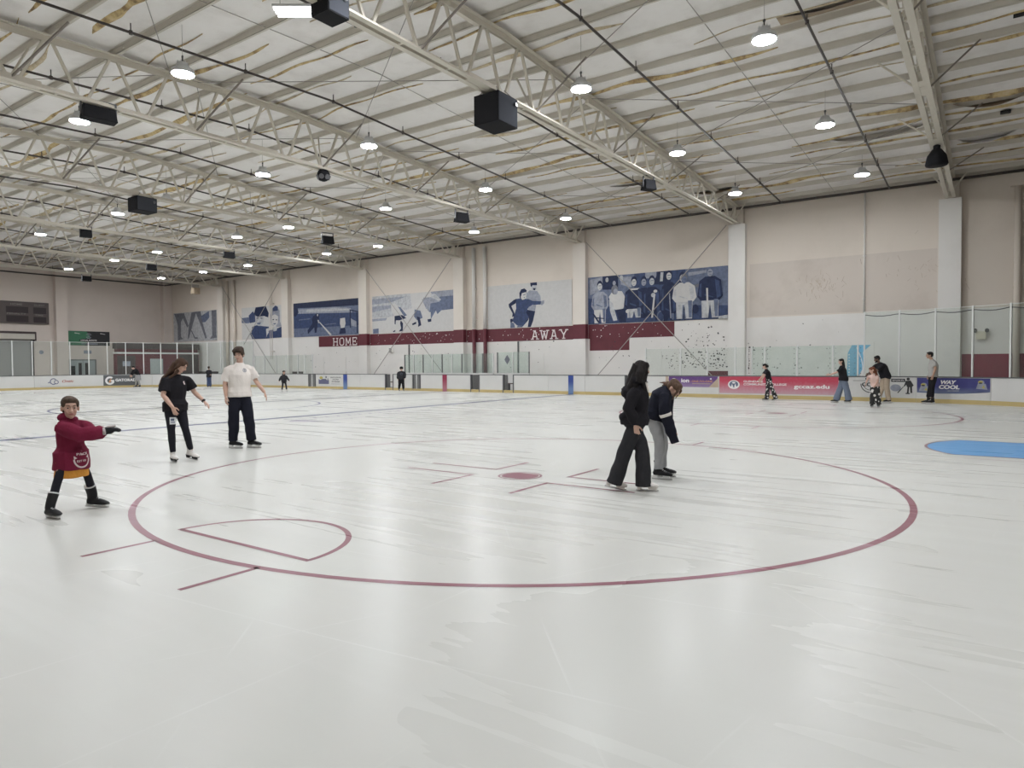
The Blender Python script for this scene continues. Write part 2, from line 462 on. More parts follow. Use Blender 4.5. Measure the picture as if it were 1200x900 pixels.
# --- ice sheet with rounded corners
BY0, BY1, BX0, BX1, BR = -0.44, 29.0, -52.0, 4.7, 8.5
def rink_outline(r_off=0.0, n=16):
    pts = []
    for cx, cy, a0 in ((BX1 - BR, BY1 - BR, 0), (BX0 + BR, BY1 - BR, 90), (BX0 + BR, BY0 + BR, 180), (BX1 - BR, BY0 + BR, 270)):
        for i in range(n + 1):
            a = radians(a0 + 90 * i / n)
            pts.append((cx + (BR + r_off) * cos(a), cy + (BR + r_off) * sin(a)))
    return pts
b = MB()
ol = rink_outline(0.05)
b.face([(x, y, 0.0) for x, y in ol]); b.face([(x, y, -0.019) for x, y in ol][::-1])
for (x0, y0), (x1, y1) in zip(ol, ol[1:] + ol[:1]):
    b.face([(x0, y0, -0.019), (x1, y1, -0.019), (x1, y1, 0), (x0, y0, 0)])
floor = struct(b.build('floor', M['ice']))

def ring(cx, cy, r, w, a0=0, a1=360, n=96, z=0.0015):
    b = MB()
    k = max(6, int(n * abs(a1 - a0) / 360))
    for i in range(k):
        p = [radians(a0 + (a1 - a0) * j / k) for j in (i, i + 1)]
        b.face([(cx + q * cos(a), cy + q * sin(a), z) for a, q in ((p[0], r - w / 2), (p[1], r - w / 2), (p[1], r + w / 2), (p[0], r + w / 2))][::-1])
    return b
def stroke(b, p, q, w, z=0.0015):
    p = Vector(p); q = Vector(q); t = (q - p).normalized(); n = Vector((-t.y, t.x)) * w / 2
    b.face([(v.x, v.y, z) for v in (p - n, q - n, q + n, p + n)])
def spot(cx, cy, r):
    b = MB(); b.face([(cx + r * cos(2 * pi * i / 40), cy + r * sin(2 * pi * i / 40), 0.002) for i in range(40)]); return b

LX = -24.7
for (cx, cy) in ((-5.19, 7.575), (-5.19, 20.985), (-44.2, 7.575), (-44.2, 20.985)):
    ring(cx, cy, 4.572, 0.068, n=128).build('faceoff_circle', M['ice_red'], floor)
    near = cy < 10 and cx > -20
    ring(cx, cy, 0.285, 0.03, n=40).build('spot_ring', M['ice_red'], floor)
    b = MB()      # solid bar of the spot with flattened sides
    arc_ = [radians(a) for a in range(-58, 59, 6)]
    pts = [(cx + .25 * cos(a), cy + .25 * sin(a), .002) for a in arc_] + [(cx - .25 * cos(a), cy - .25 * sin(a), .002) for a in arc_]
    b.face(pts); b.build('faceoff_spot', M['ice_red'], floor)
    for sx in (-1, 1):
        for sy in (-1, 1):
            b = MB(); stroke(b, (cx + sx * .60, cy + sy * .27), (cx + sx * 1.80, cy + sy * .27), .055)
            stroke(b, (cx + sx * .60, cy + sy * .2425), (cx + sx * .60, cy + sy * 1.10), .055)
            b.build('restraining_mark', M['ice_red'], floor)
            b = MB(); y0 = cy + sy * sqrt(4.572 ** 2 - .72 ** 2)
            stroke(b, (cx + sx * .72, y0), (cx + sx * .72, y0 + sy * .61), .05); b.build('hash_mark', M['ice_red'], floor)
# cross-ice half circle in the near face-off circle
b = ring(-5.215, 3.39, 0.905, 0.05, 0, 180, n=72); stroke(b, (-6.14, 3.385), (-4.29, 3.385), .05)
b.build('half_circle_mark', M['ice_red'], floor)
# zone lines
for nm, xx, w, k in (('blue_line', -16.72, .30, 'ice_blue'), ('blue_line', -32.9, .32, 'ice_grey'), ('center_line', LX, .32, 'ice_grey')):
    b = MB(); stroke(b, (xx, BY0), (xx, BY1), w); b.build(nm, M[k], floor)
ring(LX, MIDY, 4.572, .08, n=128).build('center_circle', M['ice_blue'], floor)
for gx in (0.87, -48.3):
    b = MB(); stroke(b, (gx, BY0 + .6), (gx, BY1 - .6), .05); b.build('goal_line', M['ice_red'], floor)
    s = -1 if gx > 0 else 1
    b = MB()
    prof = [(gx, 1.22)] + [(gx + s * (1.37), 1.22)]
    a1 = math.asin(1.22 / 1.83)
    prof += [(gx + s * 1.83 * cos(a), 1.83 * sin(a)) for a in [a1 * (1 - i / 12) for i in range(25)]] + [(gx + s * 1.37, -1.22), (gx, -1.22)]
    b.face([(x, MIDY + y, .0015) for x, y in prof]); b.build('goal_crease', M['ice_crease'], floor)
    b = MB()
    for (x0, y0), (x1, y1) in zip(prof, prof[1:]):
        if (x0, y0) != (x1, y1): stroke(b, (x0, MIDY + y0), (x1, MIDY + y1), .045, .0025)
    b.build('crease_outline', M['ice_thin_red'], floor)
b = MB(); stroke(b, (-.35, MIDY - 1.62), (2.9, MIDY - 1.62), .03); b.build('crease_side_line', M['ice_thin_red'], floor)
# hockey stick painted beside the blue line, with faint lettering strokes
b = MB(); stroke(b, (-14.75, 12.1), (-15.15, 16.9), .075)
b.face([(-14.72, 12.3, .0016), (-14.95, 12.15, .0016), (-15.55, 12.2, .0016), (-15.82, 11.95, .0016), (-15.4, 11.55, .0016), (-14.8, 11.85, .0016)])
b.build('ice_stick_mark', M['ice_mauve'], floor)
b = MB()
for i in range(9):
    y = 12.7 + i * .42
    stroke(b, (-15.7, y), (-16.05, y + .2), .09); stroke(b, (-15.7, y + .24), (-16.05, y + .04), .07)
b.build('ice_letter_strokes', M['ice_mauve'], floor)

# --- walls
b = MB()
b.mi = 1; b.box(END_X, RIGHT_X, WALL_Y, WALL_Y + .25, -.3, 3.66)
b.mi = 0; b.box(END_X, RIGHT_X, WALL_Y, WALL_Y + .25, 3.66, 9.9)
wall_back = struct(b.build('wall_back', [M['wall'], M['wall_low']]))
b = MB(); b.box(END_X - .25, END_X, NEAR_Y, WALL_Y, -.3, 9.9); wall_end = struct(b.build('wall_left', M['wall_end']))
b = MB(); b.box(RIGHT_X, RIGHT_X + .25, NEAR_Y, WALL_Y, -.3, 9.9); struct(b.build('wall_right', M['wall']))
b = MB(); b.box(END_X, RIGHT_X, NEAR_Y - .25, NEAR_Y, -.3, 9.9); struct(b.build('wall_near', M['wall']))

TX = [-1.5 - 8.74 * k for k in range(7)]
for k, tx in enumerate(TX):                 # pilasters under the trusses
    b = MB(); b.mi = 1; b.box(tx - .40, tx + .40, 33.66, WALL_Y, -.02, 3.66); b.mi = 0; b.box(tx - .40, tx + .40, 33.66, WALL_Y, 3.66, 8.2)
    pl = b.build('pilaster', [M['wall_low'] if k < 2 else M['pilaster'], M['wall_low']], wall_back)
    b = MB(); b.box(tx - .30, tx + .30, 33.7, WALL_Y, 8.2, 9.5); b.build('pilaster_cap', M['wall'], wall_back)
    if tx < -15 and tx > -42:
        b = MB(); b.box(tx - .404, tx + .404, 33.656, 33.97, 2.88, 3.69); b.build('paint_band', M['maroon'], pl)
def band(x0, x1, z0, z1, m, name='paint_band', y=.006):
    b = MB(); b.box(x0, x1, WALL_Y - y, WALL_Y, z0, z1); return b.build(name, M[m], wall_back)
stripe = band(-41.6, -13.53, 2.87, 3.67, 'maroon')
band(-18.5, -16.08, 2.21, 2.88, 'maroon')
band(-9.7, -1.95, 3.72, 6.25, 'stain', 'paste_patch')
band(-1.05, 12.9, 0, 1.78, 'red_paint'); band(-13.2, -9.8, 0, 1.08, 'dark_red')
for x0, x1 in ((-62.5, -54.5), (-45.6, -38.6)):
    band(x0, x1, 0, 1.02, 'brown_dark')
for x in [-45.9 + 2.44 * i for i in range(15)]:
    if all(abs(x + 1.2 - t) > 1.75 for t in TX[1:]):
        b = MB(); b.box(x, x + 2.40, WALL_Y - .02, WALL_Y, .02, 2.12); b.build('wall_panel', M['wall_low'], wall_back)
for t in (-9.9, -18.5, -27.2, -36.0):
    b = MB(); b.box(t - 8.0, t - .05, WALL_Y - .018, WALL_Y, 3.655, 3.675); b.build('dado_strip', M['wall'], wall_back)
random.seed(11)
b = MB()                                     # black rubber puck marks
for i in range(420):
    x = random.gauss(-11.6, 1.3) if i < 300 else random.uniform(-44, -5)
    z = abs(random.gauss(0, .75)) + 1.2 if i < 300 else random.uniform(1.2, 3.9)
    if x < -14.5 and i < 300 or x > -3: continue
    s = random.uniform(.012, .045); a = random.uniform(0, pi)
    pts = [(x + s * cos(a + q) * (1.4 if q in (0, pi) else .8), WALL_Y - .022, z + s * sin(a + q)) for q in (0, pi / 2, pi, 1.5 * pi)]
    b.face(pts)
tag(b.build('puck_marks', M['print_black'], wall_back), kind='stuff')
b = MB()                                     # paint chips knocked out of the maroon band
for i in range(120):
    x = random.uniform(-38, -14.2); z = random.uniform(2.9, 3.6); s = random.uniform(.012, .04)
    b.face([(x - s, WALL_Y - .008, z), (x, WALL_Y - .008, z - s * .7), (x + s, WALL_Y - .008, z + s * .2), (x, WALL_Y - .008, z + s)])
tag(b.build('paint_chips', M['white_letter'], wall_back), kind='stuff')
def scuff(cx, cz, n, sx, sz, seed):
    random.seed(seed); b = MB()
    for i in range(n):
        x = cx + random.gauss(0, sx); z = cz + random.gauss(0, sz); a = random.uniform(.6, 2.5); l = random.uniform(.05, .28); w = .012
        dx, dz = cos(a) * l, sin(a) * l
        b.face([(x, WALL_Y - .009, z), (x + w, WALL_Y - .009, z), (x + dx + w, WALL_Y - .009, z + dz), (x + dx, WALL_Y - .009, z + dz)])
    tag(b.build('glue_scuffs', M['flap'], wall_back), kind='stuff')
scuff(-6.5, 4.95, 70, .45, .28, 3); scuff(-2.8, 5.2, 30, 1.0, .5, 4)

# slab letters on the band
def slab_word(word, x0, x1, z0, z1, y):
    L_ = {'H': [((.18, 0), (.18, 1)), ((.82, 0), (.82, 1)), ((.18, .5), (.82, .5)), 's.18,0', 's.18,1', 's.82,0', 's.82,1'],
          'O': [((.15, .2), (.15, .8)), ((.85, .2), (.85, .8)), ((.15, .8), (.35, .97)), ((.35, .95), (.65, .95)), ((.65, .97), (.85, .8)), ((.15, .2), (.35, .03)), ((.35, .05), (.65, .05)), ((.65, .03), (.85, .2))],
          'M': [((.14, 0), (.14, 1)), ((.86, 0), (.86, 1)), ((.14, .98), (.5, .25)), ((.86, .98), (.5, .25)), 's.14,0', 's.86,0'],
          'E': [((.2, 0), (.2, 1)), ((.1, .05), (.86, .05)), ((.1, .95), (.86, .95)), ((.2, .5), (.62, .5)), ((.82, 0), (.82, .26)), ((.82, .74), (.82, 1)), ((.6, .36), (.6, .64))],
          'A': [((.2, 0), (.47, 1)), ((.8, 0), (.53, 1)), ((.3, .32), (.7, .32)), 's.18,0', 's.82,0', 's.45,1'],
          'W': [((.1, 1), (.3, 0)), ((.9, 1), (.7, 0)), ((.3, 0), (.5, .8)), ((.7, 0), (.5, .8)), 's.1,1', 's.9,1', 's.5,.86'],
          'Y': [((.14, 1), (.5, .45)), ((.86, 1), (.5, .45)), ((.5, 0), (.5, .48)), 's.14,1', 's.86,1', 's.5,0']}
    n = len(word); cw = (x1 - x0) / n; h = z1 - z0
    for i, ch in enumerate(word):
        b = MB(); ox = x0 + cw * (i + .06); w = cw * .88
        for s in L_[ch]:
            if isinstance(s, str):
                px, pz = (float(v) for v in s[1:].split(',')); p, q, t = (px - .17, min(max(pz, .05), .95)), (px + .17, min(max(pz, .05), .95)), .1 * h
            else:
                p, q = s; t = .115 * h
            P = Vector((ox + p[0] * w, z0 + p[1] * h)); Q = Vector((ox + q[0] * w, z0 + q[1] * h))
            d = (Q - P).normalized(); nn = Vector((-d.y, d.x)) * t / 2
            b.hexa([(v.x, y, v.y) for v in (P - nn, Q - nn, Q + nn, P + nn)] + [(v.x, y - .012, v.y) for v in (P - nn, Q - nn, Q + nn, P + nn)])
        b.build('letter', M['white_letter'], stripe)
slab_word('HOME', -40.06, -37.31, 2.93, 3.5, WALL_Y - .006)
slab_word('AWAY', -22.49, -19.86, 2.93, 3.47, WALL_Y - .006)

# pipes and conduits fixed to the wall
def wall_pipe(x, z0, z1, r, m, y=None, name='downpipe'):
    b = MB(); y = y if y is not None else WALL_Y - r - .03
    b.cyl((x, y, z0), (x, y, z1), r, n=12)
    for z in [z0 + .6 + 1.9 * i for i in range(int((z1 - z0) / 1.9))]:
        b.box(x - r - .03, x + r + .03, y, WALL_Y, z, z + .05)
    return b.build(name, M[m], wall_back, True)
for x in (-26.62, -25.75):
    wall_pipe(x, 3.68, 8.75, .115, 'wall_low'); wall_pipe(x, 0, 3.68, .116, 'maroon')
for x in (-53.2, -52.2):
    wall_pipe(x, 0, 8.7, .13, 'wall')
wall_pipe(.76, 0, 8.45, .12, 'wall')
b = MB(); b.box(.5, 1.02, 33.7, 34, 8.4, 8.95); b.build('pipe_hopper', M['wall'], wall_back)
wall_pipe(-4.7, 3.66, 9.05, .035, 'wall_low', name='conduit')
for x in (-47.25, -47.0):
    wall_pipe(x, 2.0, 8.0, .022, 'pilaster', y=33.8, name='conduit')
wall_pipe(-54.6, 3.6, 8.7, .05, 'wall_low', name='conduit')
for x, z1 in ((-32.3, 2.85), (-23.35, 2.85)):
    b = MB(); b.box(x - .05, x + .05, WALL_Y - .05, WALL_Y, 0, z1); b.build('cable_strip', M['rail'], wall_back)
for (xa, xb) in ((-18.5, -10.7), (-36.0, -28.2), (-53.5, -45.6)):
    bar('brace_rod', (xa, 33.6, 8.2), (xb, 33.6, .1), .045, M['rod'], wall_back, round_=True)
    bar('brace_rod', (xb, 33.56, 8.2), (xa, 33.56, .1), .045, M['rod'], wall_back, round_=True)

# --- end wall
b = MB(); b.box(END_X, END_X + .5, 24.4, 25.25, -.02, 9.5); b.build('pilaster', M['wall_end'], wall_end)
b = MB(); b.box(END_X, END_X + .5, 33.2, 34, -.02, 9.5); b.build('pilaster', M['wall_end'], wall_end)

# --- roof: deck, purlins, insulation
b = MB()
for y0, y1 in ((NEAR_Y, MIDY), (MIDY, WALL_Y)):
    z0, z1 = ZC(y0) + .43, ZC(y1) + .43
    b.hexa([(END_X, y0, z0), (RIGHT_X, y0, z0), (RIGHT_X, y1, z1), (END_X, y1, z1), (END_X, y0, z0 + .1), (RIGHT_X, y0, z0 + .1), (RIGHT_X, y1, z1 + .1), (END_X, y1, z1 + .1)])
ceiling = struct(b.build('ceiling', M['insul']))
b = MB(); t = .012; L0, L1 = END_X + .02, RIGHT_X - .02
b.box(L0, L1, -t / 2, t / 2, 0, .17); b.box(L0, L1, -t / 2, .065, 0, t); b.box(L0, L1, -.065, t / 2, .17 - t, .17)
for tx in TX:
    b.box(tx - .7, tx + .7, -t * 1.2, t * 1.2, .015, .155)
    for dx in (-.62, -.54, .54, .62):
        for dz in (.055, .115):
            b.box(tx + dx - .012, tx + dx + .012, -.028, -.012, dz - .012, dz + .012)
pm = b.mesh('purlin', M['purlin'])
PY = sorted([MIDY + .762 + 1.524 * i for i in range(13)] + [MIDY - .762 - 1.524 * i for i in range(13)])
for y in PY:
    link('purlin', pm, ceiling, (0, y, ZC(y) + .09))
def sag(j, x):
    return .055 + .03 * sin(x * .35 + j * 2.1) + .028 * sin(x * .83 + j * 4.7) + .02 * sin(x * 1.9 + j)
def sheet_z(j, x, v):
    ya, yb = PY[j], PY[j + 1]
    return (ZC(ya) * (1 - v) + ZC(yb) * v) + .258 - max(.01, sag(j, x)) * 4 * v * (1 - v)
for j in range(len(PY) - 1):
    b = MB(); xs = [END_X + .05 + 1.0 * i for i in range(int(RIGHT_X - END_X) + 1)]; vs_ = [0, .2, .4, .6, .8, 1]
    ya, yb = PY[j], PY[j + 1]
    G = [[b.bm.verts.new((x, ya + (yb - ya) * v, sheet_z(j, x, v))) for v in vs_] for x in xs]
    for A, B in zip(G, G[1:]):
        for k in range(5): b.bm.faces.new((A[k], B[k], B[k + 1], A[k + 1]))
    b.build('insulation_sheet', M['insul'], ceiling, True)
# torn seams: strips of bare fibreglass that show between the sheets
def tear(j, xa, xb, v0, w, m, drift, ph):
    b = MB(); n = max(6, int((xb - xa) / .35)); ya, yb = PY[j], PY[j + 1]; prev = None
    for i in range(n + 1):
        f = i / n; x = xa + (xb - xa) * f
        v = v0 + drift * (f - .5) + .05 * sin(x * 1.1 + ph) + .025 * sin(x * 2.7 + ph * 2)
        v = min(.93, max(.07, v))
        ww = w * (sin(pi * min(1, max(.0, f))) ** .45) * (1 + .35 * sin(x * 2.3 + ph) + .2 * sin(x * 5.1))
        ww = max(.012, ww); yc = ya + (yb - ya) * v; zc = sheet_z(j, x, v)
        row = [b.bm.verts.new((x, yc - ww / 2, zc - .006)), b.bm.verts.new((x, yc - ww * .1, zc - .03 - ww * .25)), b.bm.verts.new((x, yc + ww / 2, zc - .006))]
        if prev:
            for k in (0, 1): b.bm.faces.new((prev[k], row[k], row[k + 1], prev[k + 1]))
        prev = row
    b.build('insulation_tear', m, ceiling, True)
random.seed(23)
for j in range(3, len(PY) - 1):
    x = 4.0 + random.uniform(-2, 1)
    while x > -58:
        ln = random.uniform(4, 11); gap = random.uniform(.3, 3.0)
        if random.random() < .9:
            tear(j, x - ln, x, random.uniform(.25, .75), random.choice((.05, .09, .15, .2, .26)) * random.uniform(.8, 1.25), M['fiber'] if random.random() < .66 else M['fiber_pale'], random.uniform(-.35, .35), random.uniform(0, 6))
        x -= ln + gap
# loose flaps of facing hanging by the first truss
def flap(xa, xb, y, wy, drop, m):
    b = MB(); n = 10; G = []
    for i in range(n + 1):
        f = i / n; x = xa + (xb - xa) * f; d = drop * sin(pi * f) ** .8
        G.append([b.bm.verts.new((x, y + wy * v, ZC(y) + .25 - d * v ** 1.5 - .01)) for v in (0, .35, .7, 1)])
    for A, B in zip(G, G[1:]):
        for k in range(3): b.bm.faces.new((A[k], B[k], B[k + 1], A[k + 1]))
    o = b.build('insulation_flap', m, ceiling, True)
    return o
flap(-4.4, -1.9, 18.0, -.5, .16, M['flap']); flap(-4.9, -1.8, 27.6, -.7, .26, M['insul']); flap(-1.1, .9, 26.2, -.6, .30, M['flap'])
flap(-14.2, -11.3, 28.4, -.6, .18, M['flap']); flap(-1.2, .6, 29.8, -.7, .3, M['insul']); flap(-11.5, -9.0, 31.0, -.6, .3, M['flap'])
for x, y in ((.35, 17.7), (.45, 20.4), (.5, 25.4), (.25, 27.1), (-.2, 15.8)):
    b = MB(); z = ZC(y) + .19; b.box(x - .14, x + .14, y - .1, y + .1, z - .05, z + .01); b.build('roof_gap', M['black_gap'], ceiling)
# bridging rods at mid-bay and crossed bracing rods in the roof plane
for xm in [TX[0] + 4.37] + [t - 4.37 for t in TX]:
    for y0, y1 in ((NEAR_Y + .3, MIDY), (MIDY, WALL_Y - .3)):
        bar('bridging_rod', (xm, y0, ZC(y0) + .13), (xm, y1, ZC(y1) + .13), .022, M['rod'], ceiling, round_=True)
for k in range(6):
    xa, xb = TX[k], TX[k + 1]
    for y0 in (MIDY - 9.9, MIDY - 3.05, MIDY + 4.6, MIDY + 11.5):
        y1 = y0 + 6.1
        for p, q in (((xa, y0), (xb, y1)), ((xb, y0), (xa, y1))):
            bar('brace_rod', (p[0], p[1], ZC(p[1]) + .06), (q[0], q[1], ZC(q[1]) + .06), .024, M['rod'], ceiling, round_=True)
b = MB(); b.box(END_X, RIGHT_X, WALL_Y - .14, WALL_Y - .002, 9.06, 9.3); b.build('eave_strut', M['purlin'], ceiling)

# --- trusses
def make_truss(label):
    R = thing('roof_truss', label, 'truss', (TX[0], MIDY, 8.2))
    def zt(y): return ZC(y + MIDY) - 8.2
    YA, YB = -19.6, 19.4
    b = MB()
    for s in (-1, 1):
        for y0, y1 in ((YA, 0), (0, YB)):
            z0, z1 = zt(y0), zt(y1)
            def L(xa, xb, za, zb):
                b.hexa([(xa, y0, z0 + za), (xb, y0, z0 + za), (xb, y1, z1 + za), (xa, y1, z1 + za), (xa, y0, z0 + zb), (xb, y0, z0 + zb), (xb, y1, z1 + zb), (xa, y1, z1 + zb)])
            xs = sorted((s * .035, s * .165)); L(xs[0], xs[1], .07, .085)
            xs = sorted((s * .035, s * .05)); L(xs[0], xs[1], -.06, .075)
    b.build('top_chord', M['steel'], R)
    b = MB()
    for s in (-1, 1):
        xs = sorted((s * .05, s * .19)); b.box(xs[0], xs[1], YA, YB, .02, .035)
        xs = sorted((s * .05, s * .065)); b.box(xs[0], xs[1], YA, YB, .03, .15)
    b.build('bottom_chord', M['steel'], R)
    b = MB(); y = YA + .7
    while y < YB:
        b.box(-.06, .06, y - .03, y + .03, .022, .045); y += 1.524
    tag(b.build('chord_spacers', M['steel'], R), kind='stuff')
    nodes = [p - MIDY for p in PY if YA < p - MIDY < YB]
    for i, y in enumerate(nodes):
        for s in (-1, 1):
            yb = y + s * .66
            if YA < yb < YB:
                bar('web_bar', (0, y + s * .09, zt(y) - .02), (0, yb, .10), .064, M['steel'], R)
        if i % 3 == 1:
            yb = y + .72
            for s in (-1, 1):
                bar('knee_brace', (s * .05, yb, .12), (s * 1.15, y + 1.524, zt(y + 1.524) + .1), .045, M['steel'] if s < 0 else M['steel_shaded'], R, d=.04)
    for y in (-7.6, -.9, 5.6, 10.9):
        b = MB(); b.box(-.08, .08, y - .55, y + .55, .03, .20); b.build('splice_plate', M['steel'], R)
        b = MB(); b.box(-.06, .06, y - 1.2, y - .1, zt(y) - .10, zt(y) + .06); b.build('splice_plate', M['steel'], R)
    for y in (YB - .35,):
        bar('end_post', (0, y, 0), (0, y, zt(y)), .16, M['steel'], R)
        bar('end_brace', (0, y - .1, .1), (.6, y - .2, zt(y) + .1), .05, M['steel'], R)
        bar('end_brace', (0, y - .1, .1), (-.6, y - .2, zt(y) + .1), .05, M['steel'], R)
    return R
tl = ['cream steel roof truss over the tall glass, with one black cone speaker',
      'cream steel roof truss carrying the black cube cabinet near the AWAY end of the murals',
      'cream steel roof truss with the round black speaker ball under it',
      'cream steel roof truss landing by the bright speed skater mural, black cabinet under it',
      'cream steel roof truss landing between the HOME band and the blue goal mural',
      'cream steel roof truss landing beside the two smiling children mural',
      'cream steel roof truss closest to the scoreboard wall']
T0 = make_truss(tl[0])
for k in range(1, 7):
    copy_tree(T0, (TX[k], MIDY, 8.2), tl[k])

# --- sprinkler pipes
b = MB(); YA, YB = NEAR_Y - MIDY + .4, 33.35 - MIDY
b.tube([(0, YA, ZC(YA + MIDY) - 8.32), (0, 0, ZC(MIDY) - 8.32), (0, YB, ZC(33.35) - 8.32)], [.034] * 3, ref=(1, 0, 0), n=8)
pipe_me = b.mesh('pipe', M['pipe'], True)
b = MB(); b.cyl((0, YB, ZC(33.35) - 8.34), (0, YB, .75), .034, n=8); riser_me = b.mesh('riser', M['pipe'])
b = MB(); b.cyl((0, 0, 0), (0, 0, .22), .014, n=6); b.cyl((0, 0, -.045), (0, 0, .045), .045, n=8); hang_me = b.mesh('hanger', M['pipe'])
SPX = []
for k in range(7):
    SPX += [TX[k] - 2.18, TX[k] - 6.56]
names = ['tall glass', 'tall glass', 'team mural', 'team mural', 'couple mural', 'couple mural', 'speed skater mural', 'speed skater mural', 'goal mural', 'goal mural', 'children mural', 'children mural', 'skater legs mural', 'skater legs mural']
for i, x in enumerate(SPX):
    bay = ('first', 'second', 'third', 'fourth', 'fifth', 'sixth', 'seventh')[i // 2]
    R = thing('sprinkler_pipe', f'dark sprinkler pipe, {bay} roof bay from the tall glass, ' + ('nearer the tall glass' if i % 2 == 0 else 'nearer the scoreboard'), 'pipe', (x, MIDY, 8.2), 0, 'sprinkler branch pipes')
    link('pipe', pipe_me, R); link('riser', riser_me, R)
    for y in [-9 + 3.05 * q for q in range(9)]:
        link('hanger', hang_me, R, (0, y, ZC(y + MIDY) - 8.32))
b = MB(); b.tube([(12, 33.35, 8.88), (-62.2, 33.35, 8.88)], [.06] * 2, n=10)
tag(b.build('sprinkler_main', M['pipe'], None, True), 'thick dark sprinkler main running along the top of the mural wall', 'pipe')
b = MB(); b.tube([(-62.1, 33.2, 8.88), (-62.1, -5, 8.88)], [.06] * 2, n=10)
tag(b.build('sprinkler_main', M['pipe'], None, True), 'thick dark sprinkler main running along the end wall over the scoreboard', 'pipe')

# ================================================================== dasher boards and glass
CAX, CAY = BX0 + BR, BY1 - BR               # centre of the far corner by the scoreboard
CBX, CBY = BX1 - BR, BY1 - BR               # centre of the far corner by the tall glass
A_LEN = BR * pi / 2
def rail_pt(s, off=0.0):
    """point on the board line; s runs along the straight in x, beyond it around the corners and down the ends"""
    if CAX <= s <= CBX:
        return Vector((s, BY1 + off)), Vector((0, -1))
    if s < CAX:
        d = CAX - s
        if d <= A_LEN:
            a = pi / 2 + d / BR
            n = Vector((cos(a), sin(a))); return Vector((CAX, CAY)) + n * (BR + off), -n
        return Vector((BX0 - off, CAY - (d - A_LEN))), Vector((1, 0))
    d = s - CBX
    if d <= A_LEN:
        a = pi / 2 - d / BR
        n = Vector((cos(a), sin(a))); return Vector((CBX, CBY)) + n * (BR + off), -n
    return Vector((BX1 + off, CBY - (d - A_LEN))), Vector((-1, 0))
def strip(b, s0, s1, z0, z1, o0, o1, step=.45):
    """wall strip along the board line from s0 to s1, between offsets o0 (rink side) and o1"""
    n = 1 if (s0 >= CAX and s1 <= CBX) else max(1, int(abs(s1 - s0) / step + .5))
    ss = [s0 + (s1 - s0) * i / n for i in range(n + 1)]
    P0 = [rail_pt(s, o0)[0] for s in ss]; P1 = [rail_pt(s, o1)[0] for s in ss]
    for i in range(n):
        a, c, d, e = P0[i], P0[i + 1], P1[i + 1], P1[i]
        v = [(p.x, p.y, z) for z in (z0, z1) for p in (a, c, d, e)]
        b.face([v[0], v[1], v[5], v[4]]); b.face([v[4], v[5], v[6], v[7]]); b.face([v[2], v[3], v[7], v[6]]); b.face([v[1], v[0], v[3], v[2]])
        if i == 0: b.face([v[3], v[0], v[4], v[7]])
        if i == n - 1: b.face([v[1], v[2], v[6], v[5]])
BT = 0.95
def board_run(label, s0, s1, seams=None, w=2.43, kick=True):
    R = thing('dasher_board', label, 'rink board', tuple(rail_pt((s0 + s1) / 2)[0]) + (0,), 0, 'dasher board runs')
    ox, oy = R.location.x, R.location.y
    n = max(1, round((s1 - s0) / w)); ss = seams or [s0 + (s1 - s0) * i / n for i in range(n + 1)]
    for a, c in zip(ss, ss[1:]):
        b = MB(); strip(b, a + .006, c - .006, 0.0, BT - .035, 0, .09)
        p = b.build('board_panel', M['board'], R, loc=(-ox, -oy, 0))
        b = MB(); strip(b, a + .004, c - .004, 0.0, .15, -.012, 0)
        b.build('kick_plate', M['kick'], p)
    b = MB(); strip(b, s0, s1, BT - .035, BT, -.02, .13); b.build('top_rail', M['rail'], R, loc=(-ox, -oy, 0))
    R['_o'] = (ox, oy)
    return R
def at_run(R, o):
    o.parent = R; o.location = (-R.location.x, -R.location.y, 0); return o
def along(s_right, z0, off):
    """map flat print coordinates onto the board face; x of the print runs towards the tall glass"""
    def f(x, y):
        p, n = rail_pt(s_right + x, -off); return (p.x, p.y, z0 + y)
    return f
def sheet(R, name, s0, s1, z0, z1, m, off=.005):
    b = MB(); strip(b, s0, s1, z0, z1, -off, 0, .08); return at_run(R, b.build(name, M[m]))
def word(A, s, x, z, h, m, off=.009, width=None, bold=.02, shear=0, spacing=1.0, name='lettering'):
    return print_obj(name, text_geo(s, h, bold, width, spacing, shear), along(x, z, off), M[m], A)
def shape(A, polys, m, off=.009, name='printed_mark'):
    b = MB()
    for poly in polys:
        b.face([(s, 0, z) for s, z in poly])
    bmesh.ops.triangulate(b.bm, faces=b.bm.faces[:])
    lo = min(s for poly in polys for s, z in poly); hi = max(s for poly in polys for s, z in poly)
    k = math.ceil(lo / .2) * .2
    while k < hi:                              # cut wide prints so that they follow the curved boards
        bmesh.ops.bisect_plane(b.bm, geom=b.bm.verts[:] + b.bm.edges[:] + b.bm.faces[:], plane_co=(k, 0, 0), plane_no=(1, 0, 0)); k += .2
    for v in b.bm.verts:
        p, n = rail_pt(v.co.x, -off); v.co = (p.x, p.y, v.co.z)
    return b.build(name, M[m], A)
def ell(cx, cz, rx, rz, n=20, a0=0, a1=360):
    return [(cx + rx * cos(radians(a0 + (a1 - a0) * i / n)), cz + rz * sin(radians(a0 + (a1 - a0) * i / n))) for i in range(n + (0 if a1 - a0 == 360 else 1))]
def arc_band(cx, cz, r, w, a0, a1, n=14):
    out = []
    for i in range(n):
        p, q = (radians(a0 + (a1 - a0) * j / n) for j in (i, i + 1))
        out.append([(cx + k * cos(a), cz + k * sin(a)) for k, a in ((r - w / 2, p), (r + w / 2, p), (r + w / 2, q), (r - w / 2, q))])
    return out

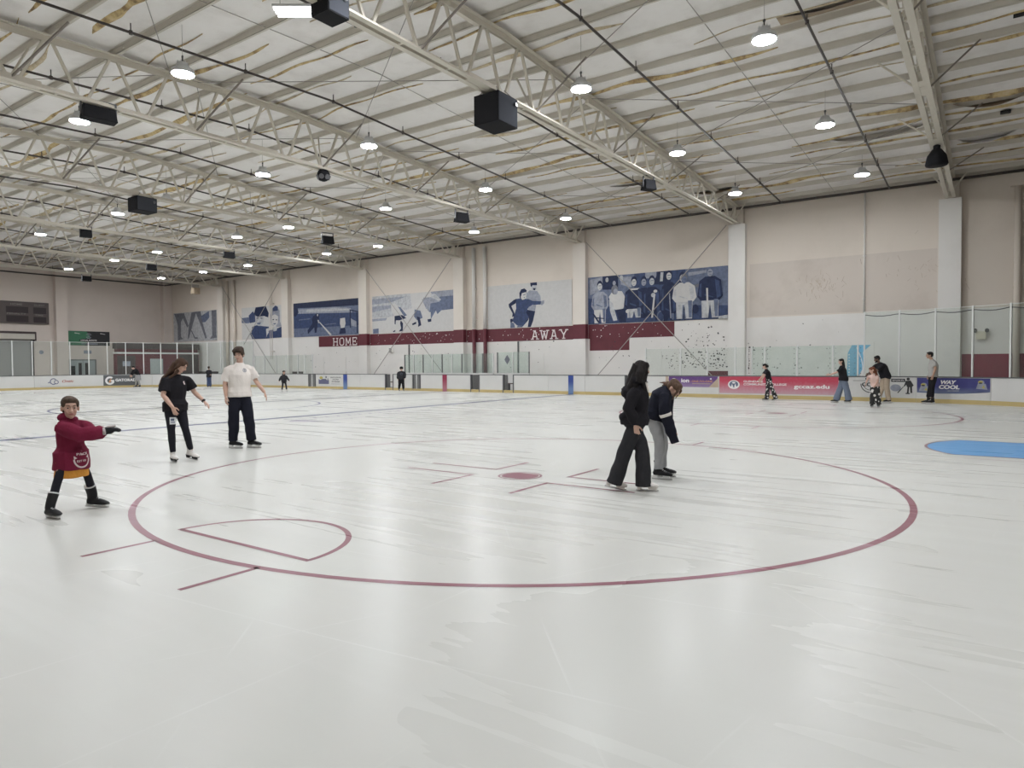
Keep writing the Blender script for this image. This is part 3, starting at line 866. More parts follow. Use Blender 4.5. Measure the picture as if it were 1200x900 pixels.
F = 29.0 / 30.1
g = [round(v * F, 2) for v in (-38.0, -37.2, -30.68, -29.95, -28.39, -27.71, -23.97, -23.3, -21.73, -20.99, -14.49, -14.04)]
ad = [-11.95, -9.54, -4.86, -3.68, -2.25, .10]
rA = board_run('white rink boards with the crimson, violet and navy advertising sheets', g[11], 12.0, [g[11], ad[0], ad[1], -7.2, ad[2], ad[4], ad[5], 2.5, 4.9, 7.3, 9.7, 12.0])
rB = board_run('long white rink boards with the bright blue zone marker, below the AWAY sign', g[9], g[10])
rC = board_run('short white rink board between two bench openings below the couple mural', g[7], g[8])
rD = board_run('white rink boards with the red centre marker', g[5], g[6], w=1.8)
rE = board_run('short white rink board behind the small hockey child', g[3], g[4])
rF = board_run('white rink boards with the city skyline notice and dark blue marker', g[1], g[2])
rG = board_run('white rink boards curving round the far corner to the scoreboard end', CAX - A_LEN - 16, g[0])
for s0, s1, nm in ((g[0], g[1], 'grey steel rink gate left of the skyline notice'), (g[4], g[5], 'grey steel rink gate beside the red centre marker boards')):
    G = thing('rink_gate', nm.replace(' left of', ' beside'), 'gate', ((s0 + s1) / 2, BY1, 0))
    w = (s1 - s0) / 2
    b = MB(); b.box(-w + .02, w - .02, .02, .07, .12, BT - .02); b.build('gate_panel', M['rail_grey'], G)
    for x in (-w + .03, w - .1, -.03):
        b = MB(); b.box(x, x + .07, -.005, .02, .1, BT); b.build('gate_stile', M['post'] if x == -.03 else M['rail'], G)
    b = MB(); b.box(-w + .02, w - .02, -.01, .1, BT - .04, BT); b.build('top_rail', M['rail'], G)
    b = MB(); b.box(-w + .02, w - .02, -.01, .09, 0.0, .12); b.build('kick_plate', M['kick'], G)
for s0, s1, nm in ((g[2], g[3], 'dark framed bench opening beside the hockey child'), (g[6], g[7], 'dark framed bench opening in front of the maroon downpipes'), (g[8], g[9], 'dark framed bench opening below the AWAY sign'), (g[10], g[11], 'dark framed bench opening behind the dark haired skater')):
    G = thing('bench_opening_frame', nm, 'gate frame', ((s0 + s1) / 2, BY1, 0), 0, 'bench openings in the boards')
    w = (s1 - s0) / 2
    for x in (-w, w - .06):
        b = MB(); b.box(x, x + .06, -.01, .12, 0, BT); b.build('frame_post', M['rail'], G)
    b = MB(); b.box(-w + .06, w - .06, 0, .1, 0, .14); b.build('sill', M['kick'], G)
    # door leaf swung back towards the bench
    b = MB(); b.box(-w + .07, -w + .13, .1, .1 + (1.6 * w if s0 == g[6] else .22), .15, BT - .02); b.build('open_door_leaf', M['rail_grey'], G)
for x0, x1, nm in ((-36.5, -27.8, 'dark wooden team bench behind the hockey child'), (-24.6, -19.8, 'dark wooden team bench behind the red centre marker boards'), (-14.6, -12.6, 'dark wooden team bench behind the dark haired skater')):
    B = thing('team_bench', nm, 'bench', ((x0 + x1) / 2, 31.3, -.02))
    h = (x1 - x0) / 2
    b = MB(); b.box(-h, h, -.18, .18, .40, .45); b.build('seat', M['wood_dark'], B)
    nl = max(2, int(h * 2 / 1.6))
    for i in range(nl):
        x = -h + .2 + (2 * h - .4) * i / (nl - 1)
        b = MB(); b.box(x - .03, x + .03, -.14, .14, 0, .40); b.build('leg', M['rail'], B)

# zone markers on the boards
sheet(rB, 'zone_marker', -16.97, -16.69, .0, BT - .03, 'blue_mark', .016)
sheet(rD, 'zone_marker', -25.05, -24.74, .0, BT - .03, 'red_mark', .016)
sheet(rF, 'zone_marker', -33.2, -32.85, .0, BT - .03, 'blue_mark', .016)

# --- advertising sheets
A = sheet(rA, 'advert_sheet', ad[0], ad[1] - .02, .20, BT - .04, 'ad_white')
shape(A, [[(ad[0] + .1, .44), (ad[1] - .35, .44), (ad[1] - .14, .62), (ad[1] - .05, BT - .045), (ad[0] + .16, BT - .045)]], 'ad_purple', .007)
shape(A, [[(ad[0] + .0, .40), (ad[0] + .22, .40), (ad[0] + .12, BT - .045), (ad[0], BT - .045)], [(ad[1] - .45, .44), (ad[1] - .03, .44), (ad[1] - .03, .86)]], 'ad_tan', .008)
word(A, 'G   ion', ad[0] + .26, .64, .18, 'print_white', width=.82, bold=.03)
word(A, 'ONE-TO-ONE', ad[0] + 1.2, .65, .085, 'ad_orange', width=.92, bold=.02)
word(A, '| ', ad[0] + 1.12, .64, .1, 'ad_orange')
shape(A, [[(ad[0] + 1.22, .575), (ad[1] - .38, .575), (ad[1] - .38, .60), (ad[0] + 1.22, .60)]], 'ad_tan', .009)
shape(A, [[(ad[0] + 2.0, .80), (ad[0] + 2.05, .77), (ad[0] + 2.10, .80), (ad[0] + 2.05, .84)]], 'print_white', .010)

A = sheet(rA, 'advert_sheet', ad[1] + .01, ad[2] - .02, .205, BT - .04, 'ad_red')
cx = ad[1] + .62
shape(A, [ell(cx, .57, .245, .185, 28)], 'print_white', .008)
shape(A, [ell(cx, .585, .185, .135, 24)], 'p_mid', .010)
shape(A, [[(cx - .12, .46), (cx - .02, .46), (cx - .07, .60)], [(cx + .02, .46), (cx + .12, .46), (cx + .06, .62)], ell(cx, .65, .07, .035)], 'print_white', .012)
word(A, 'GLENDALE', ad[1] + 1.02, .665, .085, 'print_white', width=.80, bold=.025)
word(A, 'COMMUNITY COLLEGE', ad[1] + 1.02, .545, .09, 'print_white', width=1.72, bold=.025)
word(A, 'gccaz.edu', ad[1] + 3.02, .40, .20, 'print_white', width=1.32, bold=.03)

A = sheet(rA, 'advert_sheet', ad[2] + .01, ad[4] - .03, .205, BT - .045, 'ad_white')
cx = -3.75
shape(A, [[(cx - .62, .77), (cx + .55, .77), (cx + .55, .785), (cx - .62, .785)], [(cx - .2, .82), (cx + .2, .82), (cx + .2, .88), (cx - .2, .88)]], 'print_black')
shape(A, arc_band(cx - .02, .66, .33, .03, 180, 360) + arc_band(cx - .02, .66, .24, .02, 185, 355), 'print_black')
word(A, 'CORE', cx - .32, .56, .15, 'print_black', width=.62, bold=.04)
word(A, 'WHERE', cx - .17, .83, .04, 'print_white', width=.34, off=.012)
shape(A, [[(-3.08, .74), (-2.62, .74), (-2.62, .86), (-3.08, .86)]], 'print_black')
word(A, 'SPORTS', -3.04, .775, .05, 'print_white', off=.012, width=.38)
shape(A, [ell(-2.93, .52, .18, .13, 16)], 'p_grey', .008)
# little hockey player print
shape(A, [ell(-2.52, .85, .055, .05), [(-2.62, .78), (-2.44, .80), (-2.34, .62), (-2.40, .55), (-2.56, .56)], [(-2.60, .76), (-2.66, .60), (-2.62, .58), (-2.55, .70)],
          [(-2.54, .56), (-2.48, .56), (-2.50, .34), (-2.56, .34)], [(-2.46, .56), (-2.39, .56), (-2.38, .34), (-2.44, .34)], [(-2.64, .62), (-2.62, .62), (-2.84, .33), (-2.88, .34)], [(-2.60, .30), (-2.46, .30), (-2.46, .34), (-2.60, .34)]], 'print_black', .010)

A = sheet(rA, 'advert_sheet', ad[4] + .01, ad[5] - .01, .205, BT - .045, 'ad_white')
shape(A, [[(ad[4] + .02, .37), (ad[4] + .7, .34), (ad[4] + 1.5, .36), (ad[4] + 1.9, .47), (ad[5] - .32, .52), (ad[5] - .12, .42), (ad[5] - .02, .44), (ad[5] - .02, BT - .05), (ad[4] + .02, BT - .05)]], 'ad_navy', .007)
word(A, 'WAY', ad[4] + .78, .68, .14, 'print_white', width=.50, bold=.05, shear=.25)
word(A, 'COOL', ad[4] + .72, .51, .145, 'print_white', width=.66, bold=.05, shear=.12)
shape(A, [[(ad[4] + 1.0, .43), (ad[4] + 1.36, .44), (ad[4] + 1.36, .475), (ad[4] + 1.0, .465)]], 'p_grey')
random.seed(5)
for cx, cz in ((ad[4] + .24, .56), (ad[5] - .30, .68)):     # bundled figures in yellow and grey
    shape(A, [ell(cx, cz + .08, .10, .08), [(cx - .16, cz - .14), (cx + .2, cz - .16), (cx + .14, cz + .04), (cx - .1, cz + .05)]], 'p_grey', .009)
    shape(A, [ell(cx - .02, cz + .10, .075, .04), [(cx + .02, cz - .1), (cx + .12, cz - .12), (cx + .08, cz)]], 'ad_gold', .011)
    shape(A, [ell(cx - .02, cz + .06, .06, .025)], 'print_black', .013)

# far corner adverts
sA = CAX - BR * radians(162 - 90); sB = CAX - BR * radians(147.0 - 90)
A = sheet(rG, 'advert_sheet', sA, sB, .12, BT - .06, 'ad_grey')
shape(A, arc_band(sA + .40, .51, .23, .13, 50, 340, 20) + [[(sA + .38, .43), (sA + .66, .43), (sA + .66, .55), (sA + .38, .55)]], 'print_white')
shape(A, [[(sA + .47, .66), (sA + .52, .68), (sA + .44, .50), (sA + .50, .50), (sA + .34, .30), (sA + .40, .47), (sA + .35, .47)]], 'ad_orange', .012)
word(A, 'GATORADE', sA + .74, .44, .20, 'print_white', width=1.42, bold=.04)
sC = CAX - A_LEN - 1.15
A = sheet(rG, 'advert_sheet', sC, sC + 2.5, .22, BT - .08, 'board')
shape(A, arc_band(sC + .78, .52, .19, .06, 40, 320, 18) + arc_band(sC + .95, .48, .12, .05, 0, 360, 16) + [[(sC + .42, .42), (sC + .58, .42), (sC + .52, .52)]], 'print_slate')
word(A, 'Ontic', sC + 1.30, .44, .18, 'print_red', width=.72, bold=.02, shear=.3)
shape(A, [[(sC, .20), (sC + 2.5, .20), (sC + 2.5, .215), (sC, .215)]], 'p_grey', .007)
# skyline notice
A = sheet(rF, 'advert_sheet', -35.65, -33.3, .22, BT - .05, 'ad_white')
shape(A, [[(-35.55, .30), (-34.55, .30), (-34.55, .56), (-34.7, .52), (-34.85, .62), (-35.0, .55), (-35.2, .62), (-35.4, .55), (-35.55, .62)]], 'print_slate')
shape(A, [ell(-35.3, .70, .16, .09)], 'ad_gold', .008)
shape(A, [ell(-34.82, .74, .07, .07), [(-34.72, .52), (-34.6, .52), (-34.64, .72)]], 'p_slate', .010)
word(A, 'SKATE SCHOOL', -34.4, .68, .08, 'print_black', width=.98, bold=.02)
word(A, 'HOCKEY', -34.2, .55, .08, 'print_black', width=.58, bold=.02)
word(A, 'PROGRAMS', -34.28, .42, .08, 'print_black', width=.74, bold=.02)
shape(rF and A, [[(-34.35, .30), (-33.5, .30), (-33.5, .325), (-34.35, .325)]], 'p_grey')

# --- shield glass
def glass_run(label, cuts, z1, gm='glass', bolts=False, z0=BT, post_w=.055, group='shield glass on the boards', cap=False):
    s0, s1 = cuts[0], cuts[-1]
    R = thing('shield_glass', label, 'glass screen', tuple(rail_pt((s0 + s1) / 2, .05)[0]) + (z0,), 0, group)
    ox, oy = R.location.x, R.location.y
    for a, c in zip(cuts, cuts[1:]):
        b = MB(); strip(b, a + .02, c - .02, z0, z1, .045, .058); b.build('glass_pane', M[gm], R, loc=(-ox, -oy, -z0))
    for s in cuts:
        b = MB(); strip(b, s - post_w / 2, s + post_w / 2, z0, z1 + .04, .02, .08)
        p = b.build('glass_post', M['post'], R, loc=(-ox, -oy, -z0))
        if bolts:
            b = MB()
            for i in range(6):
                z = z0 + .1 + i * (z1 - z0 - .2) / 5
                for d in (-.10, .10): strip(b, s + d - .014, s + d + .014, z - .014, z + .014, .030, .046)
            b.build('bolts', M['bolt'], p)
    if cap:
        b = MB(); strip(b, s0, s1, z1, z1 + .02, .04, .065); b.build('cap_strip', M['post'], R, loc=(-ox, -oy, -z0))
    return R
glass_run('tall clear shield glass above the navy advertising sheet', [-4.0 + 1.165 * i for i in range(14)], 3.36, cap=True)
glass_run('low scuffed shield glass with bolted seams above the crimson sheet', [-8.2, -7.66, -6.42, -5.1, -4.22], 2.13, 'glass_low', True)
glass_run('low clear shield glass above the violet sheet', [-12.93, -11.28, -10.08, -8.88, -8.38], 2.13)
glass_run('low shield glass by the skyline notice, below the goal mural', [-42.42, -41.3, -40.0, -38.9, -37.7, -37.0, -36.2], 2.18)
glass_run('tall shield glass around the far corner and scoreboard end', [CAX + .9 - 1.13 * i for i in range(26)][::-1], 3.2, cap=True)
# string of little flags cable along the tall glass
b = MB(); pts = []
for i in range(40):
    s = -4.0 + i * .21; p, n = rail_pt(s, .04); pts.append((p.x, p.y, 3.27 - .07 * sin(pi * ((i * .21) % 1.165) / 1.165)))
b.tube(pts, [.016] * len(pts), n=6)
tag(b.build('slack_cable', M['bolt'], None, True), 'dark slack cable strung along the top of the tall glass', 'cable')
# screens behind the benches
def screen(label, x0, x1, n, z1, y=32.2):
    R = thing('bench_screen', label, 'glass screen', ((x0 + x1) / 2, y, -.02), 0, 'screens behind the team benches')
    h = (x1 - x0) / 2
    b = MB(); b.box(-h, h, -.05, .05, 0, 1.0); b.build('base_panel', M['board'], R)
    for i in range(n):
        a = -h + 2 * h * i / n; c = -h + 2 * h * (i + 1) / n
        b = MB(); b.box(a + .03, c - .03, -.006, .006, 1.0, z1); b.build('glass_pane', M['glass_low'], R)
    for i in range(n + 1):
        a = -h + 2 * h * i / n
        b = MB(); b.box(a - .03, a + .03, -.03, .03, 1.0, z1); b.build('glass_post', M['post'] if i % 2 else M['rail_grey'], R)
    return R
screen('greenish glass screen behind the bench under the couple mural', -31.0, -23.9, 9, 2.15)
screen('greenish glass screen behind the bench under the AWAY sign', -23.6, -21.4, 2, 2.2)

# ================================================================== things on the walls
def poster(label, x0, x1, z0, z1, bg, shapes, y=WALL_Y):
    R = thing('wall_mural', label, 'mural', ((x0 + x1) / 2, y, (z0 + z1) / 2), 0, 'photo murals on the long wall')
    w, h = x1 - x0, z1 - z0
    b = MB(); b.box(-w / 2, w / 2, -.03, -.001, -h / 2, h / 2); b.build('mural_sheet', M[bg], R)
    keys = []; b = MB()
    for i, (k, poly) in enumerate(shapes):
        if k not in keys: keys.append(k)
        b.mi = keys.index(k)
        yy = -.031 - .0006 * (i + 1)
        b.face([((u - .5) * w, yy, (v - .5) * h) for u, v in poly])
    if shapes: b.build('printed_picture', [M[k] for k in keys], R)
    return R
def E_(u, v, ru, rv, n=16): return [(min(1, max(0, a)), min(1, max(0, c))) for a, c in ell(u, v, ru, rv, n)]
def quad(TL, TR, BL, BR_):
    """print outlines noted on an enlargement of the mural, turned into sheet fractions"""
    def f(pts):
        out = []
        for x, y in pts:
            u = (x - TL[0]) / (TR[0] - TL[0]); t = TL[1] + (TR[1] - TL[1]) * u; bo = BL[1] + (BR_[1] - BL[1]) * u
            out.append((min(1, max(0, u)), min(1, max(0, (bo - y) / (bo - t)))))
        return out
    return f
PZ0, PZ1 = 3.68, 6.29
# team of players
S = []
q = quad((62, 140), (1160, 38), (62, 500), (1160, 452))
S += [('p_mid', [(0, .55), (.36, .5), (.36, 1), (0, 1)]), ('p_grey', [(.02, .62), (.10, .7), (.14, 1), (.02, .95)]), ('p_navy', [(.12, .72), (.24, .70), (.24, 1), (.12, 1)]),
      ('p_mid', [(.72, .3), (1, .25), (1, 1), (.72, 1)]), ('p_grey', [(.74, .86), (.86, .90), (.86, .95), (.74, .93)]), ('p_slate', [(.76, .62), (.84, .65), (.84, .70), (.76, .68)]),
      ('p_grey', [(.26, .8), (.34, .72), (.34, .95), (.26, .95)]), ('p_grey', [(.44, .88), (.52, .88), (.52, 1), (.44, 1)]), ('p_navy', [(.5, .75), (.62, .72), (.62, 1), (.53, 1)]), ('p_light', [(.545, .8), (.565, .8), (.57, .98), (.55, .98)])]
def fig(u, v, head, hair, torso, legs, wu, tt, tb, lb, arm=None):
    o = [(legs, [(u - wu * .8, tb + .03), (u + wu * .8, tb + .03), (u + wu * .75, lb), (u + .012, lb), (u, tb - .06), (u - .012, lb), (u - wu * .75, lb)])] if legs else []
    o += [(torso, [(u - wu * .45, tt), (u + wu * .45, tt), (u + wu, tt - .08), (u + wu * 1.18, tb + .06), (u + wu * .86, tb - .02), (u - wu * .86, tb - .02), (u - wu * 1.18, tb + .06), (u - wu, tt - .08)])]
    if legs: o += [('p_mid' if legs != 'p_blue' else 'p_navy', [(u + wu * .35, tb), (u + wu * .75, tb), (u + wu * .72, lb + .02), (u + wu * .45, lb + .02)])]
    sh_ = {'p_pale': 'p_light', 'p_grey': 'p_mid', 'p_navy': 'p_blue', 'p_light': 'p_grey'}.get(torso, 'p_blue')
    o += [(sh_, [(u + wu * .45, tt - .06), (u + wu * .85, tt - .10), (u + wu * .98, tb + .05), (u + wu * .62, tb + .02)]), (sh_, [(u - wu * .95, tt - .14), (u - wu * .78, tt - .12), (u - wu * .8, tb + .05), (u - wu * 1.05, tb + .08)]), (sh_, [(u - wu * .5, tb + .08), (u + wu * .3, tb + .03), (u + wu * .3, tb + .05), (u - wu * .5, tb + .11)])]
    o += [(hair, E_(u, v + .03, .021, .085)), (head, E_(u, v - .012, .0175, .072)), ('p_blue', [(u - .010, v - .0), (u + .012, v - .0), (u + .012, v + .012), (u - .010, v + .012)]), ('p_mid', [(u - .007, v - .052), (u + .009, v - .052), (u + .009, v - .043), (u - .007, v - .043)])]
    return o
S += [('p_light', E_(.155, .92, .012, .05)), ('p_grey', E_(.21, .84, .012, .05)), ('p_light', E_(.265, .93, .014, .06))]
S += fig(.43, .82, 'p_grey', 'p_navy', 'p_navy', None, .045, .70, .1, 0)
S += fig(.70, .84, 'p_light', 'p_navy', 'p_navy', 'p_navy', .035, .78, .2, 0)
S += fig(.10, .80, 'p_pale', 'p_navy', 'p_grey', 'p_pale', .058, .68, .32, .02)
S += [('p_navy', [(.07, .12), (.135, .10), (.135, .12), (.07, .145)]), ('p_navy', [(.04, .22), (.055, .22), (.10, .03), (.085, .03)])]
S += [('p_pale', [(.17, .56), (.20, .68), (.27, .66), (.30, .5), (.28, .30), (.23, .26), (.19, .34)]), ('p_light', [(.17, .5), (.20, .42), (.235, .06), (.205, .05), (.18, .25)]), ('p_navy', [(.22, .28), (.30, .3), (.30, .02), (.25, .02)]), ('p_slate', E_(.215, .70, .026, .10)), ('p_grey', E_(.222, .66, .017, .06))]
S += fig(.36, .83, 'p_pale', 'p_navy', 'p_navy', 'p_light', .064, .71, .30, .10)
S += [('p_pale', [(.325, .70), (.40, .70), (.385, .665), (.34, .665)]), ('p_pale', E_(.31, .235, .012, .035)), ('p_pale', E_(.44, .235, .012, .035)), ('p_grey', [(.32, .1), (.335, .1), (.33, .22), (.325, .22)])]
S += fig(.49, .82, 'p_light', 'p_navy', 'p_navy', 'p_blue', .058, .70, .12, 0)
S += [('p_pale', [(.485, .08), (.498, .08), (.515, .55), (.503, .55)]), ('p_light', E_(.50, .535, .016, .045)), ('p_pale', E_(.515, .61, .014, .03)), ('p_mid', E_(.555, .1, .03, .12)), ('p_blue', E_(.555, .1, .022, .09))]
S += fig(.61, .90, 'p_pale', 'p_navy', 'p_navy', 'p_navy', .048, .77, .15, 0)
S += [('p_grey', [(.62, .05), (.627, .05), (.618, .55), (.611, .55)])]
S += fig(.715, .80, 'p_mid', 'p_slate', 'p_pale', 'p_light', .070, .74, .38, .03)
S += [('p_navy', E_(.79, .21, .02, .09)), ('p_mid', [(.7, .03), (.708, .03), (.712, .3), (.704, .3)])]
S += fig(.885, .90, 'p_grey', 'p_mid', 'p_navy', 'p_light', .07, .82, .38, .03)
S += [('p_pale', [(.865, .12), (.876, .12), (.872, .60), (.86, .60)]), ('p_light', [(.94, .0), (1, .0), (1, .07), (.94, .05)])]
poster('blue toned mural of a row of old-time hockey players with sticks', -18.62, -10.72, PZ0, PZ1, 'p_blue', S)
# couple
q = quad((105, 330), (1000, 258), (105, 775), (1000, 735))
S = [(k, q(p)) for k, p in (
    ('p_grey', [(535, 400), (570, 370), (650, 378), (684, 430), (688, 490), (640, 520), (625, 590), (560, 580), (530, 480)]),
    ('p_navy', [(545, 575), (628, 588), (605, 690), (580, 755), (548, 755), (560, 680)]), ('p_navy', [(500, 560), (560, 575), (555, 680), (500, 742)]),
    ('p_light', [(585, 318), (640, 312), (642, 360), (612, 380), (588, 360)]), ('p_navy', [(577, 290), (648, 286), (648, 318), (600, 318), (590, 338), (580, 322)]), ('p_navy', [(606, 348), (634, 346), (628, 370), (612, 368)]),
    ('p_blue', [(420, 460), (470, 455), (560, 462), (600, 480), (690, 485), (690, 518), (600, 522), (560, 545), (530, 600), (560, 650), (500, 742), (430, 735), (380, 690), (400, 640), (425, 560)]),
    ('p_navy', [(430, 458), (400, 470), (342, 515), (345, 540), (385, 610), (380, 650), (410, 640), (405, 605), (372, 535), (420, 505)]),
    ('p_light', E_(.5, .5, .001, .001)), ('p_grey', [(690, 482), (722, 475), (722, 505), (700, 528), (684, 518)]),
    ('p_navy', [(460, 400), (480, 360), (515, 350), (540, 370), (535, 395), (510, 395), (490, 450), (465, 455)]), ('p_pale', [(488, 400), (530, 388), (538, 420), (515, 465), (490, 470), (476, 440)]),
    ('p_blue', [(500, 418), (528, 408), (528, 414), (502, 424)]), ('p_mid', [(505, 445), (522, 438), (516, 452)]),
    ('p_navy', [(358, 672), (385, 665), (385, 700), (362, 712)]), ('p_mid', [(362, 705), (400, 712), (412, 760), (360, 765)]), ('p_mid', [(440, 735), (500, 742), (488, 756), (432, 758)])) if k != 'p_light' or len(p) < 16]
poster('mural of a skating couple in navy cut out on pale grey', -25.62, -19.62, PZ0, PZ1, 'p_pale', S)
# blue goal mural and speed skaters
q = quad((22, 98), (482, 60), (22, 335), (488, 310))
S = [(k, q(p)) for k, p in (
    ('p_navy', [(22, 98), (482, 60), (483, 108), (340, 118), (200, 124), (22, 132)]), ('p_grey', [(40, 140), (330, 120), (430, 128), (440, 160), (22, 170)]), ('p_light', [(120, 140), (320, 130), (420, 135), (420, 145), (120, 158)]),
    ('p_blue', [(22, 170), (485, 158), (488, 245), (22, 275)]), ('p_mid', [(22, 285), (488, 262), (488, 285), (22, 305)]), ('p_mid', [(60, 210), (150, 200), (150, 206), (60, 216)]), ('p_mid', [(250, 240), (330, 232), (330, 238), (250, 246)]),
    ('p_navy', [(22, 110), (50, 105), (60, 160), (40, 190), (22, 185)]),
    ('p_navy', [(170, 185), (195, 165), (215, 172), (212, 205), (200, 235), (165, 238), (160, 205)]), ('p_navy', E_(.40, .66, .022, .05)), ('p_navy', [(165, 235), (200, 238), (192, 300), (178, 302), (176, 262), (150, 290), (130, 310), (126, 285)]),
    ('p_light', [(200, 210), (210, 212), (215, 230), (206, 235)]), ('p_pale', [(212, 228), (218, 226), (300, 312), (288, 318)]), ('p_light', [(196, 172), (206, 170), (206, 184), (198, 186)]),
    ('p_pale', [(360, 200), (392, 195), (396, 235), (384, 275), (366, 275), (358, 235)]), ('p_light', E_(.755, .62, .022, .05)), ('p_navy', [(360, 268), (392, 262), (398, 302), (352, 308)]),
    ('p_navy', [(425, 140), (432, 138), (432, 262), (425, 264)]), ('p_navy', [(425, 138), (486, 150), (486, 158), (425, 146)]), ('p_navy', [(470, 160), (476, 160), (478, 300), (470, 300)]), ('p_grey', [(432, 200), (468, 220), (470, 258), (434, 250)]))]
poster('blue mural of a hockey player shooting at a goal above the HOME sign', -44.5, -37.2, PZ0, PZ1, 'p_mid', S)
q = quad((577, 50), (1155, 8), (577, 308), (1155, 288))
S = [(k, q(p)) for k, p in (
    ('p_light', [(577, 50), (860, 29), (870, 130), (720, 190), (577, 200)]), ('p_grey', [(577, 68), (830, 50), (720, 90), (577, 105)]), ('p_grey', [(577, 120), (720, 108), (720, 130), (577, 160)]), ('p_grey', [(577, 205), (690, 196), (680, 215), (577, 222)]), ('p_mid', [(582, 275), (625, 270), (625, 305), (582, 306)]),
    ('p_grey', [(1000, 20), (1155, 8), (1155, 50), (1020, 60)]), ('p_mid', [(1060, 55), (1155, 48), (1155, 140), (1060, 150)]), ('p_grey', [(950, 60), (1060, 55), (1060, 150), (960, 160)]),
    ('p_pale', [(720, 105), (745, 95), (770, 115), (830, 150), (840, 190), (800, 205), (745, 185), (722, 150)]), ('p_navy', [(745, 185), (800, 178), (830, 200), (780, 215), (755, 215), (752, 245), (745, 240)]), ('p_navy', [(790, 215), (806, 235), (804, 290), (775, 292), (792, 270), (785, 235)]), ('p_navy', [(732, 290), (750, 282), (750, 292), (735, 296)]), ('p_mid', [(770, 120), (790, 125), (835, 180), (815, 190)]),
    ('p_pale', [(865, 40), (900, 28), (925, 50), (960, 110), (990, 165), (960, 190), (920, 140), (870, 75)]), ('p_mid', [(890, 140), (930, 150), (945, 200), (905, 215), (885, 190)]), ('p_navy', [(905, 190), (925, 195), (935, 250), (912, 262), (915, 240)]), ('p_navy', [(870, 240), (900, 225), (900, 240), (875, 250)]), ('p_grey', [(940, 70), (1000, 80), (1000, 120), (970, 140)]),
    ('p_light', [(1000, 40), (1030, 35), (1070, 75), (1060, 85), (1005, 60)]), ('p_mid', [(1000, 100), (1060, 90), (1070, 150), (1045, 175), (1035, 150), (1000, 210), (980, 225), (985, 200)]), ('p_pale', [(950, 170), (1000, 160), (1000, 215), (960, 235)]), ('p_navy', [(978, 210), (1004, 206), (1004, 225), (982, 230)]))]
poster('pale mural of blurred speed skaters bending low above the maroon band', -35.8, -28.3, PZ0, PZ1, 'p_pale', S)
# children
q = quad((705, 170), (1075, 145), (705, 462), (1085, 450))
S = [(k, q(p)) for k, p in (
    ('p_blue', [(800, 345), (840, 330), (900, 340), (950, 345), (920, 455), (800, 460), (780, 410), (795, 395)]), ('p_blue', [(950, 380), (1000, 370), (1060, 345), (1082, 380), (1070, 445), (920, 455)]), ('p_mid', [(705, 262), (770, 255), (800, 280), (770, 312), (705, 308)]), ('p_blue', [(770, 240), (810, 200), (830, 240), (830, 300), (780, 310)]),
    ('p_navy', [(820, 220), (835, 165), (925, 155), (950, 220), (945, 260), (905, 245), (830, 250)]), ('p_light', [(828, 235), (870, 232), (908, 250), (905, 300), (880, 338), (850, 335), (830, 300)]), ('p_navy', [(840, 262), (858, 258), (858, 266), (842, 270)]), ('p_navy', [(876, 262), (894, 262), (894, 270), (878, 270)]), ('p_mid', [(845, 308), (882, 305), (872, 322), (850, 322)]), ('p_navy', [(826, 238), (880, 224), (912, 246), (850, 252)]),
    ('p_grey', [(965, 240), (980, 180), (1020, 165), (1045, 200), (1045, 300), (1062, 345), (1030, 350), (970, 330)]), ('p_blue', [(985, 175), (1010, 152), (1030, 165), (1028, 200), (990, 205)]), ('p_pale', [(975, 250), (1000, 232), (1030, 250), (1028, 310), (1005, 345), (980, 325)]), ('p_navy', [(982, 278), (996, 276), (996, 284), (984, 286)]), ('p_navy', [(1008, 280), (1022, 280), (1022, 288), (1010, 288)]), ('p_mid', [(988, 315), (1015, 314), (1006, 326), (992, 326)]), ('p_light', [(975, 350), (1025, 345), (1015, 385), (990, 390)]), ('p_pale', [(925, 365), (945, 360), (948, 400), (928, 430)]))]
poster('mural of two smiling children in winter hats on pale grey', -51.3, -45.75, PZ0, PZ1, 'p_pale', S)
# skater legs
q = quad((68, 230), (472, 195), (68, 465), (472, 452))
S = [(k, q(p)) for k, p in (
    ('p_slate', [(75, 232), (165, 226), (160, 270), (140, 300), (138, 420), (160, 440), (108, 450), (108, 330), (95, 280)]), ('p_slate', [(140, 228), (172, 226), (215, 330), (200, 345)]), ('p_slate', [(245, 218), (290, 212), (250, 330), (216, 430), (202, 445), (205, 420), (215, 340)]),
    ('p_slate', [(280, 212), (330, 206), (350, 320), (382, 430), (368, 438), (330, 330)]), ('p_mid', [(330, 250), (405, 205), (408, 260), (370, 300), (345, 300)]), ('p_slate', [(428, 200), (470, 196), (470, 300), (465, 400), (472, 430), (410, 440), (430, 410)]), ('p_slate', [(235, 370), (243, 368), (275, 425), (298, 425), (298, 440), (268, 438)]), ('p_slate', E_(.62, .45, .03, .05)))]
poster('grey mural of hockey players legs and a stick by the corner', -61.9, -54.95, 3.72, 6.35, 'p_light', S)

